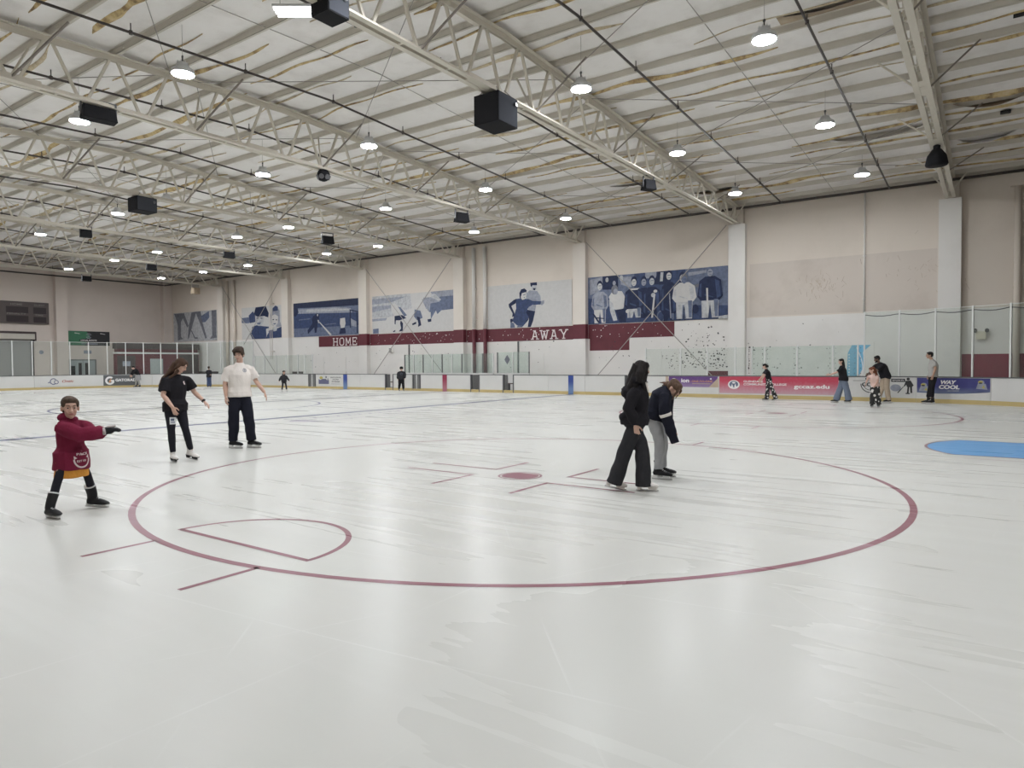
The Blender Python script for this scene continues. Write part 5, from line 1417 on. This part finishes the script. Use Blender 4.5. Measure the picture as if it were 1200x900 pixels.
    b = MB(); off = top.get('off', .022); torso(b, off, top.get('hem', -.1), top.get('flare', .0))
    if top.get('drop'):
        d = top['drop']; q = (pel - chest).normalized()
        b.tube([S(pel - q * .03), S(pel + q * d * .5), S(pel + V3((0, 0, -d)))], [((.172 * hw + off + top.get('flare', 0)) * s, (.12 * hw + off + top.get('flare', 0)) * s)] * 3, ref=tuple(R_h), n=16)
    b.tube([S(lerp(chest, neck, .80)), S(lerp(chest, neck, 1.02))], [.085 * s, .064 * s], ref=tuple(R_s), n=14)
    for sd in 'rl':
        sh, el, wr_, hp, kn, an = J[sd]; so = top.get('soff', .022)
        if top['sleeve'] == 'short':
            e = lerp(sh, el, top.get('slen', .72)); oq = (sh - lerp(chest, neck, .6)); b.tube([S(lerp(chest, neck, .5)), S(sh - oq * .28 - V3((0, 0, .012))), S(lerp(sh, el, .10)), S(lerp(sh, el, .42)), S(e)], [(.07 + off * .5) * s, (.060 * bw + so * .45) * s, (.058 * bw + so * .6) * s, (.056 * bw + so) * s, (.054 * bw + so * 1.25) * s], ref=(.3, 1, .2), n=12)
        else:
            e = lerp(el, wr_, top.get('slen', .97)); w1 = top.get('cuff', .034)
            oq = (sh - lerp(chest, neck, .6)); b.tube([S(lerp(chest, neck, .5)), S(sh - oq * .28 - V3((0, 0, .012))), S(lerp(sh, el, .10)), S(lerp(sh, el, .42)), S(el), S(lerp(el, e, .6)), S(e)], [(.07 + off * .5) * s, (.060 * bw + so * .45) * s, (.058 * bw + so * .6) * s, (.054 * bw + so) * s, (.046 + so * 1.1) * s, (.042 + so * 1.1) * s, w1 * s], ref=(.3, 1, .2), n=12)
    if top.get('hood'):
        c = lerp(chest, neck, 1.0) - F(shp) * .075 + V3((0, 0, .025)); b.ball(S(c), (.15 * s, .085 * s, .075 * s), Matrix.Rotation(radians(shp), 3, 'Z')); b.ball(S(lerp(chest, neck, .98) + F(shp) * .03), (.095 * s, .075 * s, .045 * s), Matrix.Rotation(radians(shp), 3, 'Z'))
    for c, r in top.get('lumps', []): b.ball(S(c), tuple(v * s for v in r))
    shirt = vox(b, top.get('name', 'shirt'), M[top['mat']], vs, P, top.get('wr', .004) * s, 1)
    if style.get('shorts'):
        q = style['shorts']; b = MB()
        b.tube([S(pel + V3((0, 0, .02))), S(pel + V3((0, 0, -.1))), S(pel + V3((0, 0, -q['len'])))], [((.17 * hw + .03) * s, (.12 * hw + .03) * s), ((.185 * hw + .045) * s, (.13 * hw + .05) * s), ((.20 * hw + .06) * s, (.15 * hw + .06) * s)], ref=tuple(R_h), n=16)
        for sd in 'rl':
            hp, kn = J[sd][3], J[sd][4]; b.tube([S(lerp(hp, kn, .14)), S(lerp(hp, kn, .27)), S(lerp(hp, kn, q.get('leg', .40)))], [.06 * s, .108 * s, .126 * s], ref=(1, .2, 0), n=14)
        vox(b, 'shorts', M[q['mat']], vs, P, .003 * s, 5)
    bot = style['bottom']; b = MB(); w = bot['w']
    b.tube([S(pel + (chest - pel).normalized() * .06), S(pel), S(pel - V3((0, 0, .10))), S(pel - V3((0, 0, .15)))], [((.160 * hw + .016) * s, (.112 * hw + .016) * s), ((.172 * hw + .018) * s, (.12 * hw + .018) * s), ((.165 * hw + .018) * s, (.115 * hw + .018) * s), (.11 * s, .09 * s)], ref=tuple(R_h), n=16)
    for sd in 'rl':
        sh, el, wr_, hp, kn, an = J[sd]; e = an + V3((0, 0, bot.get('end', .0)))
        b.tube([S(hp + V3((0, 0, .08))), S(hp), S(lerp(hp, kn, .5)), S(kn), S(lerp(kn, e, .5)), S(e)], [(.092 * hw + .012) * s, (.094 * hw + .014) * s, w[0] * s, w[1] * s, w[2] * s, w[3] * s], ref=(1, .2, 0), n=14)
    vox(b, bot.get('name', 'trousers'), M[bot['mat']], vs, P, bot.get('wr', .004) * s, 2)
    # ---------- skates
    bm_ = M[style.get('boot', 'boot_black')]; fig = style.get('figure_skate')
    for sd in 'rl':
        an = J[sd][5]; td = g(sd + 'toe', F(phi)); tilt = td.z; td = V3((td.x, td.y, 0)).normalized(); sz = style.get('foot', 1.0)
        K = bpy.data.objects.new('skate', None)
        upv = V3((0, 0, 1)); fw = (td + upv * tilt).normalized(); side = upv.cross(fw).normalized(); u2 = fw.cross(side)
        A = lambda f, u, w_=0: S(an + fw * f * sz + u2 * u + side * w_)
        bk = style.get('bootk', 1.0); sd_ = (J[sd][4] - an).normalized(); shin = lambda q: S(an + sd_ * q - fw * .012)
        b = MB()
        b.tube([shin(style.get('boot_h', .13)), shin(.05), A(-.015, -.03), A(-.02, -.10)], [(.052 * s * bk, .060 * s * bk), (.048 * s * bk, .056 * s * bk), (.044 * s * bk, .056 * s * bk), (.040 * s, .058 * s)], ref=tuple(side), n=12)
        b.tube([A(-.075, -.085), A(-.03, -.075), A(.06, -.075), A(.13, -.085), A(.185, -.092), A(.21, -.098)], [(.034 * s * bk, .03 * s * bk), (.042 * s * bk, .042 * s * bk), (.044 * s * bk, .040 * s * bk), (.046 * s * bk, .032 * s * bk), (.036 * s * bk, .024 * s), (.018 * s, .012 * s)], ref=tuple(side), n=12)
        sk = vox(b, 'skate', bm_, min(.009, vs), P, 0, 0, 2)
        b = MB()
        z0 = -.145
        def hx(f0, f1, u0, u1, w_):
            b.hexa([A(f0, u0, -w_), A(f1, u0, -w_), A(f1, u0, w_), A(f0, u0, w_), A(f0, u1, -w_ * 1.4), A(f1, u1, -w_ * 1.4), A(f1, u1, w_ * 1.4), A(f0, u1, w_ * 1.4)])
        if fig:
            hx(-.085, -.03, -.15, -.105, .018); hx(-.085, .20, -.118, -.100, .024); hx(.06, .18, -.15, -.11, .012)
            b.build('sole', M['boot_black'] if fig == 'dark' else M['boot_white'], sk)
        else:
            hx(-.085, -.01, -.148, -.105, .017); hx(.07, .165, -.148, -.105, .017); hx(-.085, .175, -.152, -.136, .012)
            b.build('blade_holder', M['holder'], sk)
        b = MB(); hx(-.10, .205, -.1695, -.145, .0026); b.build('blade', M['blade'], sk)
        b = MB(); h_ = style.get('boot_h', .13)
        b.tube([shin(h_ - .018), shin(h_ + .002)], [(.054 * s * bk, .062 * s * bk)] * 2, ref=tuple(side), n=14); b.build('cuff', M['lace'] if style.get('bootk') else bm_, sk, True)
        b = MB()
        for i in range(5):
            p, q = A(.025 + .022 * i, -.005 - .013 * i, -.024), A(.025 + .022 * i, -.005 - .013 * i, .024)
            b.tube([p, lerp(p, q, .5) + u2 * .006 * s, q], [.0045 * s] * 3, n=5)
        b.build('laces', M['lace'] if not fig else M['holder'], sk)
        bpy.data.objects.remove(K)
    P['_s'] = s
    return P, s, J, shirt

def decal(P, target, origin, u, v, d, polys, m, name='shirt_print', off=.003):
    """flat print laid onto a garment: outlines are cast along d onto the cloth"""
    bvh = BVHTree.FromPolygons([x.co.copy() for x in target.data.vertices], [tuple(p.vertices) for p in target.data.polygons])
    b = MB(); origin = V3(origin); u = V3(u).normalized(); v = V3(v).normalized(); d = V3(d).normalized()
    for poly in polys:
        pts = []
        for a, c in poly:
            o = origin + u * a + v * c - d * .6
            hit = bvh.ray_cast(o, d)
            if hit[0] is None: pts = []; break
            pts.append(hit[0] - d * off)
        if pts: b.face(pts)
    return b.build(name, m, target)

# boy in the maroon hoodie
P, s, J, sh = person('small boy in oversized maroon hooded top and black skates, arms held out in front', (-7.81, 3.17), 67.9, 1.255, 52,
    dict(pel=(0, 0, .90), chest=(-.01, 0, 1.22), neck=(.0, 0, 1.41), head=(.0, -.03, 1.575), hyaw=8, hpitch=-4, hroll=0,
         ran=(-.27, -.32, .17), rkn=(-.17, -.21, .53), lan=(.28, .18, .18), lkn=(.20, .05, .53), rtoe=(.45, -.75, .0), ltoe=(.88, -.42, -.10),
         rsh=(-.16, -.15, 1.31), rel=(.12, -.34, 1.19), rwr=(.42, -.32, 1.22), lsh=(.14, .1, 1.31), lel=(.28, -.08, 1.17), lwr=(.44, -.20, 1.22), rhand=(.9, .1, .12), lhand=(.9, -.1, .12), rpalm=(0, .3, -1), lpalm=(0, -.3, -1), rcurl=.35, lcurl=.35),
    dict(head=1.42, hair='hair_short', cut='short', bw=.92, vox=.0085, bvox=.006, nk=.9, foot=1.15, boot_h=.20, bootk=1.35,
         top=dict(name='hooded_top', mat='c_maroon', sleeve='long', off=.055, soff=.062, cuff=.066, drop=.245, flare=.045, hood=True, wr=.006, slen=.95),
         shorts=dict(mat='c_orange', len=.36), bottom=dict(name='leggings', mat='c_legging', w=(.074, .060, .058, .048), wr=.002)))
for sd in 'rl':       # gloves
    el, wr_ = J[sd][1], J[sd][2]; fd = V3((.9, .1 if sd == 'r' else -.1, .12)).normalized(); b = MB(); ax = V3((0, 1, 0))
    b.tube([(wr_ - fd * .03) * s, (wr_ + fd * .02) * s, (wr_ + fd * .09) * s, (wr_ + fd * .11) * s], [.048 * s, (.074 * s, .052 * s), (.086 * s, .056 * s), (.080 * s, .045 * s)], ref=(0, 1, .2), n=12)
    for i in range(4):
        o = wr_ + fd * .10 + ax * (.056 - .037 * i); b.tube([o * s, (o + fd * .055 + V3((0, 0, -.006))) * s, (o + fd * .105 + V3((0, 0, -.034))) * s], [.026 * s, .025 * s, .018 * s], n=8)
    o = wr_ + fd * .03 + ax * .04; b.tube([o * s, (o + fd * .05 + ax * .05) * s, (o + fd * .09 + ax * .055) * s], [.03 * s, .026 * s, .018 * s], n=8)
    gl = vox(b, 'glove', M['glove'], .006, P, 0, 0, 1)
    b = MB(); b.tube([(wr_ - fd * .035) * s, (wr_ + fd * .012) * s], [(.062 * s, .056 * s), (.074 * s, .056 * s)], ref=(0, 1, .2), n=12); b.build('cuff', M['glove_grey'], gl, True)
    b = MB()
    for i in range(3):
        o = wr_ + fd * .04 + ax * (.045 - .04 * i) + V3((0, 0, .058)); b.tube([o * s, (o + fd * .10 + V3((0, 0, -.012))) * s], [.009 * s] * 2, n=6)
    b.build('stripe', M['glove_grey'], gl, True)
o = V3((.08, -.10, .56)); u_, v_, d_ = V3((.80, .60, 0)), V3((0, 0, 1)), V3((-.60, .80, 0))
decal(P, sh, o, u_, v_, d_, [arc for arc in arc_band(0, .0, .085, .016, 180, 360, 16)] + [[(-.085, 0), (-.085, .035), (.085, .035), (.085, 0), (.06, .012), (-.06, .012)], [(-.02, .04), (.02, .04), (.0, .085)]], M['c_print'])
for i, (t, z, h) in enumerate((('PACK', .04, .026), ('EST 09', -.03, .022))):
    vs_, fs_ = text_geo(t, h, .02, .13 if i == 0 else .10)
    decal(P, sh, o + v_ * z, u_, v_, d_, [[(vs_[k][0] - .06, vs_[k][1]) for k in f] for f in fs_], M['c_print'], 'lettering', .004)

# woman in black tee and leggings
P, s, J, sh = person('woman with long brown hair in black tee and leggings and white figure skates', (-10.61, 5.84), 61.2, 1.66, 48,
    dict(pel=(-.02, 0, .99), chest=(.0, -.02, 1.31), neck=(.02, -.02, 1.51), head=(.085, -.07, 1.665), hyaw=62, hpitch=-34, hroll=0,
         ran=(-.07, -.10, .17), rkn=(-.09, -.12, .56), lan=(.21, .03, .185), lkn=(.13, -.03, .57), rtoe=(.25, -.9, 0), ltoe=(.55, -.75, -.12),
         rsh=(-.15, -.13, 1.43), rel=(-.20, -.22, 1.16), rwr=(-.06, -.33, .96), lsh=(.17, .10, 1.43), lel=(.29, .10, 1.19), lwr=(.44, .02, 1.03), rhand=(.35, -.25, -1), lhand=(.7, -.2, -.75), rpalm=(.5, .8, 0), lpalm=(-.4, .2, -.8), rcurl=.6, lcurl=.7),
    dict(hair='hair_brown', cut='long', vox=.009, bvox=.0058, hips=1.12, bw=1.02, boot='boot_white', figure_skate='dark', boot_h=.16,
         hlocks=[([(-.06, -.02, .06), (-.085, -.03, -.02), (-.09, -.05, -.09)], .035, .03), ([(.05, .0, .07), (.085, .005, .0), (.09, -.02, -.08)], .035, .026)],
         locks=[([(0, -.07, .03), (-.06, .02, 1.58), (-.20, .05, 1.45), (-.27, .05, 1.30)], .06, .012), ([(-.06, -.05, .02), (-.07, -.05, 1.57), (-.19, -.06, 1.46), (-.25, -.06, 1.36)], .05, .012), ([(.06, -.05, .02), (-.02, .07, 1.56), (-.16, .10, 1.46), (-.24, .10, 1.34)], .05, .012),
                ([(-.075, -.02, -.02), (.0, -.13, 1.53), (-.10, -.15, 1.45), (-.17, -.12, 1.38)], .035, .012), ([(0, -.09, -.02), (-.12, .0, 1.52), (-.22, .0, 1.40), (-.26, -.01, 1.24)], .06, .015)],
         top=dict(name='tee_shirt', mat='c_black', sleeve='short', off=.03, soff=.032, drop=.12, flare=.012, slen=.78), bottom=dict(name='leggings', mat='c_legging', w=(.088, .064, .060, .046), end=.0, wr=.002)))
b = MB(); p = lerp(J['l'][1], J['l'][2], .90); q = lerp(J['l'][1], J['l'][2], 1.0); b.tube([p * s, q * s], [.036 * s] * 2, n=14); b.box(p.x * s - .005, p.x * s + .03, p.y * s - .045 * s, p.y * s - .025, p.z * s - .01, p.z * s + .02); b.build('wristwatch', M['black'], P, True)
decal(P, sh, (.155 * s, -.10, 1.36 * s), (.75, .66, 0), (0, 0, 1), (-.66, .75, 0), [[(-.018, .025), (.012, .03), (.022, -.02), (.0, -.03), (-.015, -.01)]], M['c_print'])
hx, hy, hz = (J['r'][2] + V3((.05, -.06, -.16))) * s
K = thing('hanging_card', 'white card dangling at the thigh of the woman in black leggings', 'card', (0, 0, 0))
K.matrix_world = Matrix.Translation((-10.61, 5.84, 0)) @ Matrix.Rotation(radians(61.2), 4, 'Z') @ Matrix.Translation((-.06 * s, -.22, .72 * s))
b = MB(); b.box(-.045, .045, -.003, .003, -.055, .055); b.build('card_sheet', M['card'], K)
b = MB(); b.box(-.03, .02, -.0045, -.003, .0, .035); b.face([(-.03, -.0045, -.03), (.03, -.0045, -.03), (.03, -.0045, -.015), (-.03, -.0045, -.015)]); b.build('card_print', M['p_mid'], K)
b = MB(); b.tube([(0, 0, .055), (.01, 0, .11), (.0, .01, .17)], [.004] * 3, n=6); b.build('strap', M['black'], K)

# man in white tee
P, s, J, sh = person('tall young man in white tee, black trousers and black hockey skates', (-11.25, 7.4), 56.7, 1.85, 22,
    dict(pel=(-.02, 0, 1.0), chest=(-.02, -.01, 1.33), neck=(-.005, -.02, 1.535), head=(-.015, -.07, 1.685), hyaw=-20, hpitch=-14,
         ran=(-.14, .02, .17), rkn=(-.12, -.05, .57), lan=(.17, -.04, .17), lkn=(.12, -.07, .57), rtoe=(.75, -.62, 0), ltoe=(.75, -.6, 0),
         rsh=(-.19, -.05, 1.435), rel=(-.255, -.04, 1.16), rwr=(-.245, -.10, .94), lsh=(.165, .05, 1.435), lel=(.265, .05, 1.20), lwr=(.40, -.02, 1.00), rhand=(.0, -.15, -1), lhand=(.35, -.15, -.9), rcurl=.7, lcurl=.5, lpalm=(-1, .1, -.2)),
    dict(hair='hair_dark', cut='fringe', vox=.009, bvox=.006, bw=1.07, skin='skin', boot_h=.10,
         top=dict(name='tee_shirt', mat='c_white', sleeve='short', off=.034, soff=.024, drop=.05, flare=.012, slen=.82, wr=.005), bottom=dict(mat='c_navy', w=(.108, .094, .092, .082), end=-.03, wr=.006)))
decal(P, sh, (.085 * s, -.15, 1.40 * s), (.93, .37, 0), (0, 0, 1), (-.37, .93, 0), arc_band(0, 0, .03, .009, 0, 360, 12) + [[(-.016, -.008), (.016, -.008), (0, .016)]], M['p_mid'])
b = MB(); c = lerp(J['r'][0], J['l'][0], .5)
pts = [(V3((-.005 + .068 * sin(a), -.02 - .068 * cos(a), 1.525 + .012 * cos(a * 1) - .02 * max(0, cos(a)))) * s) for a in [2 * pi * i / 18 for i in range(19)]]
b.tube(pts, [.004] * len(pts), n=6); b.build('necklace', M['bolt'], P, True)

# girl in black, seen from behind
P, s, J, sh = person('girl with long black hair in black hooded top and wide trousers, seen from behind', (-3.43, 7.43), 24.8, 1.555, 112,
    dict(pel=(-.02, 0, 1.0), chest=(.02, 0, 1.30), neck=(.055, .0, 1.50), head=(.08, .01, 1.675), hyaw=112, hpitch=-10,
         ran=(-.30, -.02, .20), rkn=(-.14, -.04, .58), lan=(.10, -.01, .17), lkn=(.085, -.02, .57), rtoe=(.95, .15, -.22), ltoe=(1, -.1, 0), 
         rsh=(.0, -.17, 1.42), rel=(-.10, -.24, 1.15), rwr=(-.005, -.20, .93), rhand=(.15, .1, -1), rpalm=(.2, 1, 0), lsh=(.09, .17, 1.42), lel=(.04, .26, 1.14), lwr=(.0, .24, .92), rcurl=.9),
    dict(hair='hair_black', cut='long', vox=.009, bvox=.006, boot='boot_white', figure_skate='white', bw=1.0, hips=1.05,
         hlocks=[([(-.05, .03, .06), (-.082, .03, -.03), (-.078, .02, -.13)], .04, .03), ([(.05, .03, .06), (.082, .03, -.03), (.078, .02, -.13)], .04, .03), ([(.06, .05, -.05), (.075, .05, -.14), (.06, .06, -.21)], .025, .01), ([(-.06, .05, -.05), (-.075, .05, -.14), (-.06, .06, -.24)], .025, .01)],
         locks=[([(.02, -.02, .07), (.06, -.12, 1.62), (.03, -.15, 1.50)], .07, .05), ([(0, -.06, .05), (-.03, .0, 1.60), (-.09, .0, 1.45), (-.11, .0, 1.28), (-.10, .0, 1.12)], .085, .045), ([(-.05, -.05, .03), (-.01, -.07, 1.58), (-.08, -.10, 1.44), (-.09, -.12, 1.28), (-.11, -.11, 1.16)], .06, .03), ([(.05, -.05, .03), (.02, .09, 1.58), (-.06, .10, 1.44), (-.08, .11, 1.26), (-.09, .10, 1.15)], .06, .03),
                ([(.04, -.04, .0), (.03, -.07, 1.57), (.0, -.11, 1.45), (-.03, -.13, 1.30)], .06, .035), ([(.075, .03, -.02), (.09, -.09, 1.58), (.10, -.12, 1.48), (.12, -.13, 1.38)], .05, .02), ([(-.04, -.06, 0), (-.10, -.05, 1.46), (-.155, -.05, 1.40), (-.20, -.06, 1.41)], .05, .01)],
         top=dict(name='hooded_top', mat='c_black', sleeve='long', off=.045, soff=.034, cuff=.046, drop=.06, flare=.022, hood=True, wr=.007, lumps=[((-.14, -.02, 1.02), (.10, .15, .07)), ((-.12, 0, 1.36), (.09, .15, .09))]),
         bottom=dict(mat='c_charcoal', w=(.108, .100, .104, .116), end=-.10, wr=.006)))
b = MB()
b.tube([(.135 * s, -.10, 1.50 * s), (.155 * s, -.12, 1.44 * s), (.165 * s, -.13, 1.37 * s)], [.012, .014, .008], n=8); b.build('white_collar_cord', M['c_white'], P, True)

# bent girl beside her
P, s, J, sh = person('girl in black top and grey sweatpants bending forward beside the girl in black', (-3.57, 8.42), 23.0, 1.62, 72,
    dict(pel=(-.05, 0, .95), chest=(.05, -.02, 1.20), neck=(.15, -.03, 1.315), head=(.225, -.06, 1.325), hyaw=55, hpitch=-40,
         ran=(.0, -.12, .17), rkn=(.02, -.13, .56), lan=(.055, .14, .17), lkn=(.06, .12, .56), rtoe=(.95, -.3, 0), ltoe=(.97, -.2, 0), sh_phi=60,
         rsh=(.08, -.17, 1.24), rel=(.09, -.25, .98), rwr=(.17, -.24, .74), lsh=(.15, .13, 1.26), lel=(.14, .18, 1.0), lwr=(.12, .16, .78), rhand=(.3, 0, -1), lhand=(.3, 0, -1), rcurl=.8),
    dict(hair='hair_light', cut='long', vox=.009, bvox=.006, boot='boot_black', bw=.95, boot_h=.10,
         hlocks=[([(0, .06, .06), (.05, .09, .02), (.06, .10, -.06), (.05, .105, -.13)], .028, .008), ([(0, .06, .06), (-.05, .085, .02), (-.065, .08, -.06), (-.07, .08, -.14)], .028, .008), ([(0, -.09, .0), (0, -.12, -.02), (0, -.135, -.045)], .045, .04), ([(0, -.12, -.02), (-.02, -.17, -.07), (-.03, -.20, -.13)], .03, .008), ([(0, -.12, -.02), (.03, -.18, -.05), (.04, -.23, -.09)], .028, .007), ([(0, -.12, -.03), (0, -.16, -.10), (.02, -.17, -.16)], .03, .008)],
         top=dict(name='sweatshirt', mat='c_navy', sleeve='long', off=.045, soff=.032, cuff=.056, slen=1.80, drop=.02, flare=.012, wr=.006), bottom=dict(mat='c_grey', w=(.098, .080, .076, .066), end=-.02, wr=.006)))
for sd, k in (('r', 'c_white'),):
    p = lerp(J[sd][1], J[sd][2], .05); q = lerp(J[sd][1], J[sd][2], .22)
    b = MB(); b.tube([p * s, q * s], [.089 * s, .085 * s], ref=(.3, 1, .2), n=14); b.build('white_sleeve_band', M[k], sh, True)

# ---------------- skaters across the ice
def far(label, pos, rz, H, phi, pose, **st):
    d = dict(vox=.017, bvox=.012, hair='hair_black', cut='short'); d.update(st)
    return person(label, pos, rz, H, phi, pose, d)
far('dark haired girl in black top and black trousers with a white star print', (-7.07, 27.37), 14.5, 1.50, -78,
    dict(pel=(0, 0, 1.0), chest=(-.07, 0, 1.31), neck=(-.13, 0, 1.50), head=(-.19, 0, 1.63), hyaw=-85, hpitch=-12, ran=(-.09, .05, .17), rkn=(-.05, .05, .57), lan=(.30, -.05, .21), lkn=(.14, -.06, .58), rtoe=(-1, -.1, 0), ltoe=(-.9, 0, -.3),
         rel=(-.26, .15, 1.22), rwr=(-.38, .12, 1.04), lel=(-.20, -.19, 1.20), lwr=(-.33, -.19, .98)), hair='hair_black', cut='long', hlocks=[([(0, -.09, .03), (0, -.14, .0), (0, -.13, -.08)], .05, .04)],
    top=dict(mat='c_black', sleeve='short', off=.022, drop=.02), bottom=dict(mat='c_stars', w=(.105, .095, .10, .112), end=-.06))
far('skater in a dark head covering, black top and wide blue-grey jeans', (-4.46, 27.46), 9.2, 1.63, -70,
    dict(pel=(0, 0, 1.0), chest=(-.04, 0, 1.33), neck=(-.07, 0, 1.52), head=(-.09, -.01, 1.68), hyaw=-70, ran=(-.26, .06, .17), rkn=(-.12, .05, .57), lan=(.21, -.03, .17), lkn=(.12, -.04, .57), rtoe=(-1, -.1, 0), ltoe=(-.9, -.4, 0), lel=(-.24, -.20, 1.25), lwr=(-.50, -.22, 1.15), lhand=(-1, 0, -.1), rel=(.05, .2, 1.2), rwr=(-.05, .2, .98)),
    hair='hair_black', cut='long', locks=[([(0, -.05, 0), (.0, 0, 1.5), (.02, 0, 1.36)], .08, .05)], top=dict(mat='c_black', sleeve='short', off=.04, drop=.10, flare=.02, slen=.9), bottom=dict(name='jeans', mat='c_denim', w=(.115, .115, .125, .14), end=-.06))
far('child with auburn hair, pale top and flower print trousers, held by man in khaki', (-3.17, 25.4), 7.1, 1.36, -20,
    dict(pel=(0, 0, .96), chest=(-.05, .0, 1.27), neck=(-.10, 0, 1.45), head=(-.13, -.02, 1.63), hyaw=-60, hpitch=-15, ran=(-.10, -.05, .17), lan=(.16, 0, .17), rel=(-.30, -.08, 1.24), rwr=(-.36, -.1, 1.04), lel=(.10, -.1, 1.15), lwr=(.02, -.2, .98)), head=1.2, skin='skin', hair='hair_red', cut='long',
    locks=[([(0, -.06, .03), (.02, .08, 1.55), (.09, .05, 1.36), (.12, .03, 1.18)], .08, .04), ([(.06, -.0, .0), (.02, -.08, 1.48), (.04, -.10, 1.30)], .05, .02)],
    top=dict(mat='c_pinkwhite', sleeve='short', off=.025, drop=.06), bottom=dict(mat='c_stars2', w=(.108, .100, .108, .118), end=-.05))
far('bearded man in black tee and khaki trousers bending over the child with auburn hair', (-3.25, 28.0), 6.9, 1.80, -60,
    dict(pel=(.08, 0, 1.0), chest=(-.03, 0, 1.30), neck=(-.13, 0, 1.47), head=(-.19, -.02, 1.61), hyaw=-75, hpitch=-20, ran=(-.16, .02, .17), lan=(.20, -.02, .17), rkn=(-.02, .05, .57), lkn=(.13, -.06, .57), rel=(-.32, .12, 1.24), rwr=(-.46, .05, 1.08), lel=(-.20, -.28, 1.18), lwr=(-.34, -.36, 1.10)), skin='skin_dark', hair='hair_black', cut='buzz', bw=1.2,
    hlocks=[([(-.05, .03, -.06), (0, .08, -.10), (.05, .03, -.06)], .03, .03)], top=dict(mat='c_black', sleeve='short', off=.035, drop=.08, flare=.02, slen=.85), bottom=dict(mat='c_khaki', w=(.108, .095, .092, .09), end=-.06))
far('man in grey tee and black trousers standing before the navy advertising sheet', (-1.72, 28.05), 3.5, 1.86, -75,
    dict(pel=(.02, 0, 1.0), chest=(.02, 0, 1.33), neck=(-.03, 0, 1.52), head=(-.09, 0, 1.67), hyaw=-75, hpitch=-4, ran=(-.12, .03, .17), lan=(.0, -.07, .17), lkn=(-.01, -.09, .57), rkn=(-.04, .05, .57), lel=(.09, -.22, 1.22), lwr=(.02, -.24, .98), rel=(.02, .2, 1.2), rwr=(-.08, .2, .98)), skin='skin_tan', hair='hair_black', cut='buzz', bw=1.05, boot_h=.05,
    top=dict(mat='c_tee_grey', sleeve='short', off=.032, drop=.03), bottom=dict(mat='c_black', w=(.10, .085, .078, .06), end=.06))
far('skater in dark top and grey shorts bending in front of the dark grey drink advertisement', (-49.8, 24.6), 63.6, 1.72, -60,
    dict(pel=(.04, 0, .97), chest=(-.06, 0, 1.24), neck=(-.18, 0, 1.40), head=(-.27, 0, 1.50), hyaw=-70, hpitch=-30, ran=(-.10, 0, .17), lan=(.14, 0, .17), lel=(-.22, -.2, 1.12), lwr=(-.33, -.2, .92), rel=(-.32, .15, 1.14), rwr=(-.42, .1, .95)), top=dict(mat='c_black', sleeve='long', off=.035, drop=.05), shorts=dict(mat='c_grey', len=.42), bottom=dict(name='leggings', mat='c_tee_grey', w=(.085, .065, .06, .05)))
far('skater in dark jacket and blue jeans facing away by the far corner', (-44.76, 27.0), 58.7, 1.46, 170,
    dict(lel=(-.14, .04, 1.2), lwr=(-.05, .12, 1.12), rel=(.20, .0, 1.2), rwr=(.16, -.08, 1.15), ran=(.12, 0, .17), lan=(-.1, 0, .17)), head=1.1, hair='hair_dark', top=dict(name='jacket', mat='c_charcoal', sleeve='long', off=.04, drop=.12, flare=.01), bottom=dict(name='jeans', mat='c_denim_dark', w=(.095, .088, .085, .085), end=-.05))
far('small child in dark hooded jacket with arms out, skating before the skyline notice', (-33.25, 24.65), 53.4, 1.25, 15,
    dict(pel=(0, 0, .92), chest=(0, 0, 1.22), neck=(0, 0, 1.40), head=(0, -.02, 1.60), ran=(-.16, 0, .17), lan=(.20, .05, .17), rel=(-.30, -.02, 1.10), rwr=(-.38, -.06, .88), lel=(.28, -.02, 1.10), lwr=(.40, -.08, .92)), head=1.35, hair='hair_black', cut='long', top=dict(name='hooded_jacket', mat='c_charcoal', sleeve='long', off=.06, soff=.04, cuff=.05, drop=.10, hood=True), bottom=dict(mat='c_charcoal', w=(.085, .07, .066, .06)), boot='boot_white')
P, s, J, sh = far('small hockey child in dark jersey and helmet standing at the boards', (-27.35, 28.1), 44.0, 1.44, 10,
    dict(pel=(0, 0, .95), chest=(.02, 0, 1.26), neck=(.02, 0, 1.44), head=(.02, -.02, 1.62), ran=(-.16, 0, .17), lan=(.15, 0, .17), rel=(-.22, -.08, 1.12), rwr=(-.24, -.12, .88), lel=(.26, -.06, 1.14), lwr=(.24, -.12, .92)), head=1.25, hair='hair_black', cut='long', bw=1.15,
    top=dict(name='jersey', mat='c_charcoal', sleeve='long', off=.07, soff=.05, cuff=.06, drop=.12, flare=.02), bottom=dict(mat='c_black', w=(.12, .10, .092, .07)))
b = MB(); c = V3((.02, -.02, 1.66)) * s; b.ball(c, (.135 * s, .15 * s, .12 * s)); vox(b, 'helmet', M['black'], .015, P)
decal(P, sh, (.02 * s, -.16, 1.24 * s), (1, 0, 0), (0, 0, 1), (0, 1, 0), [ell(0, 0, .07, .06, 12)], M['p_mid'])

bpy.data.scenes.remove(BENCH)
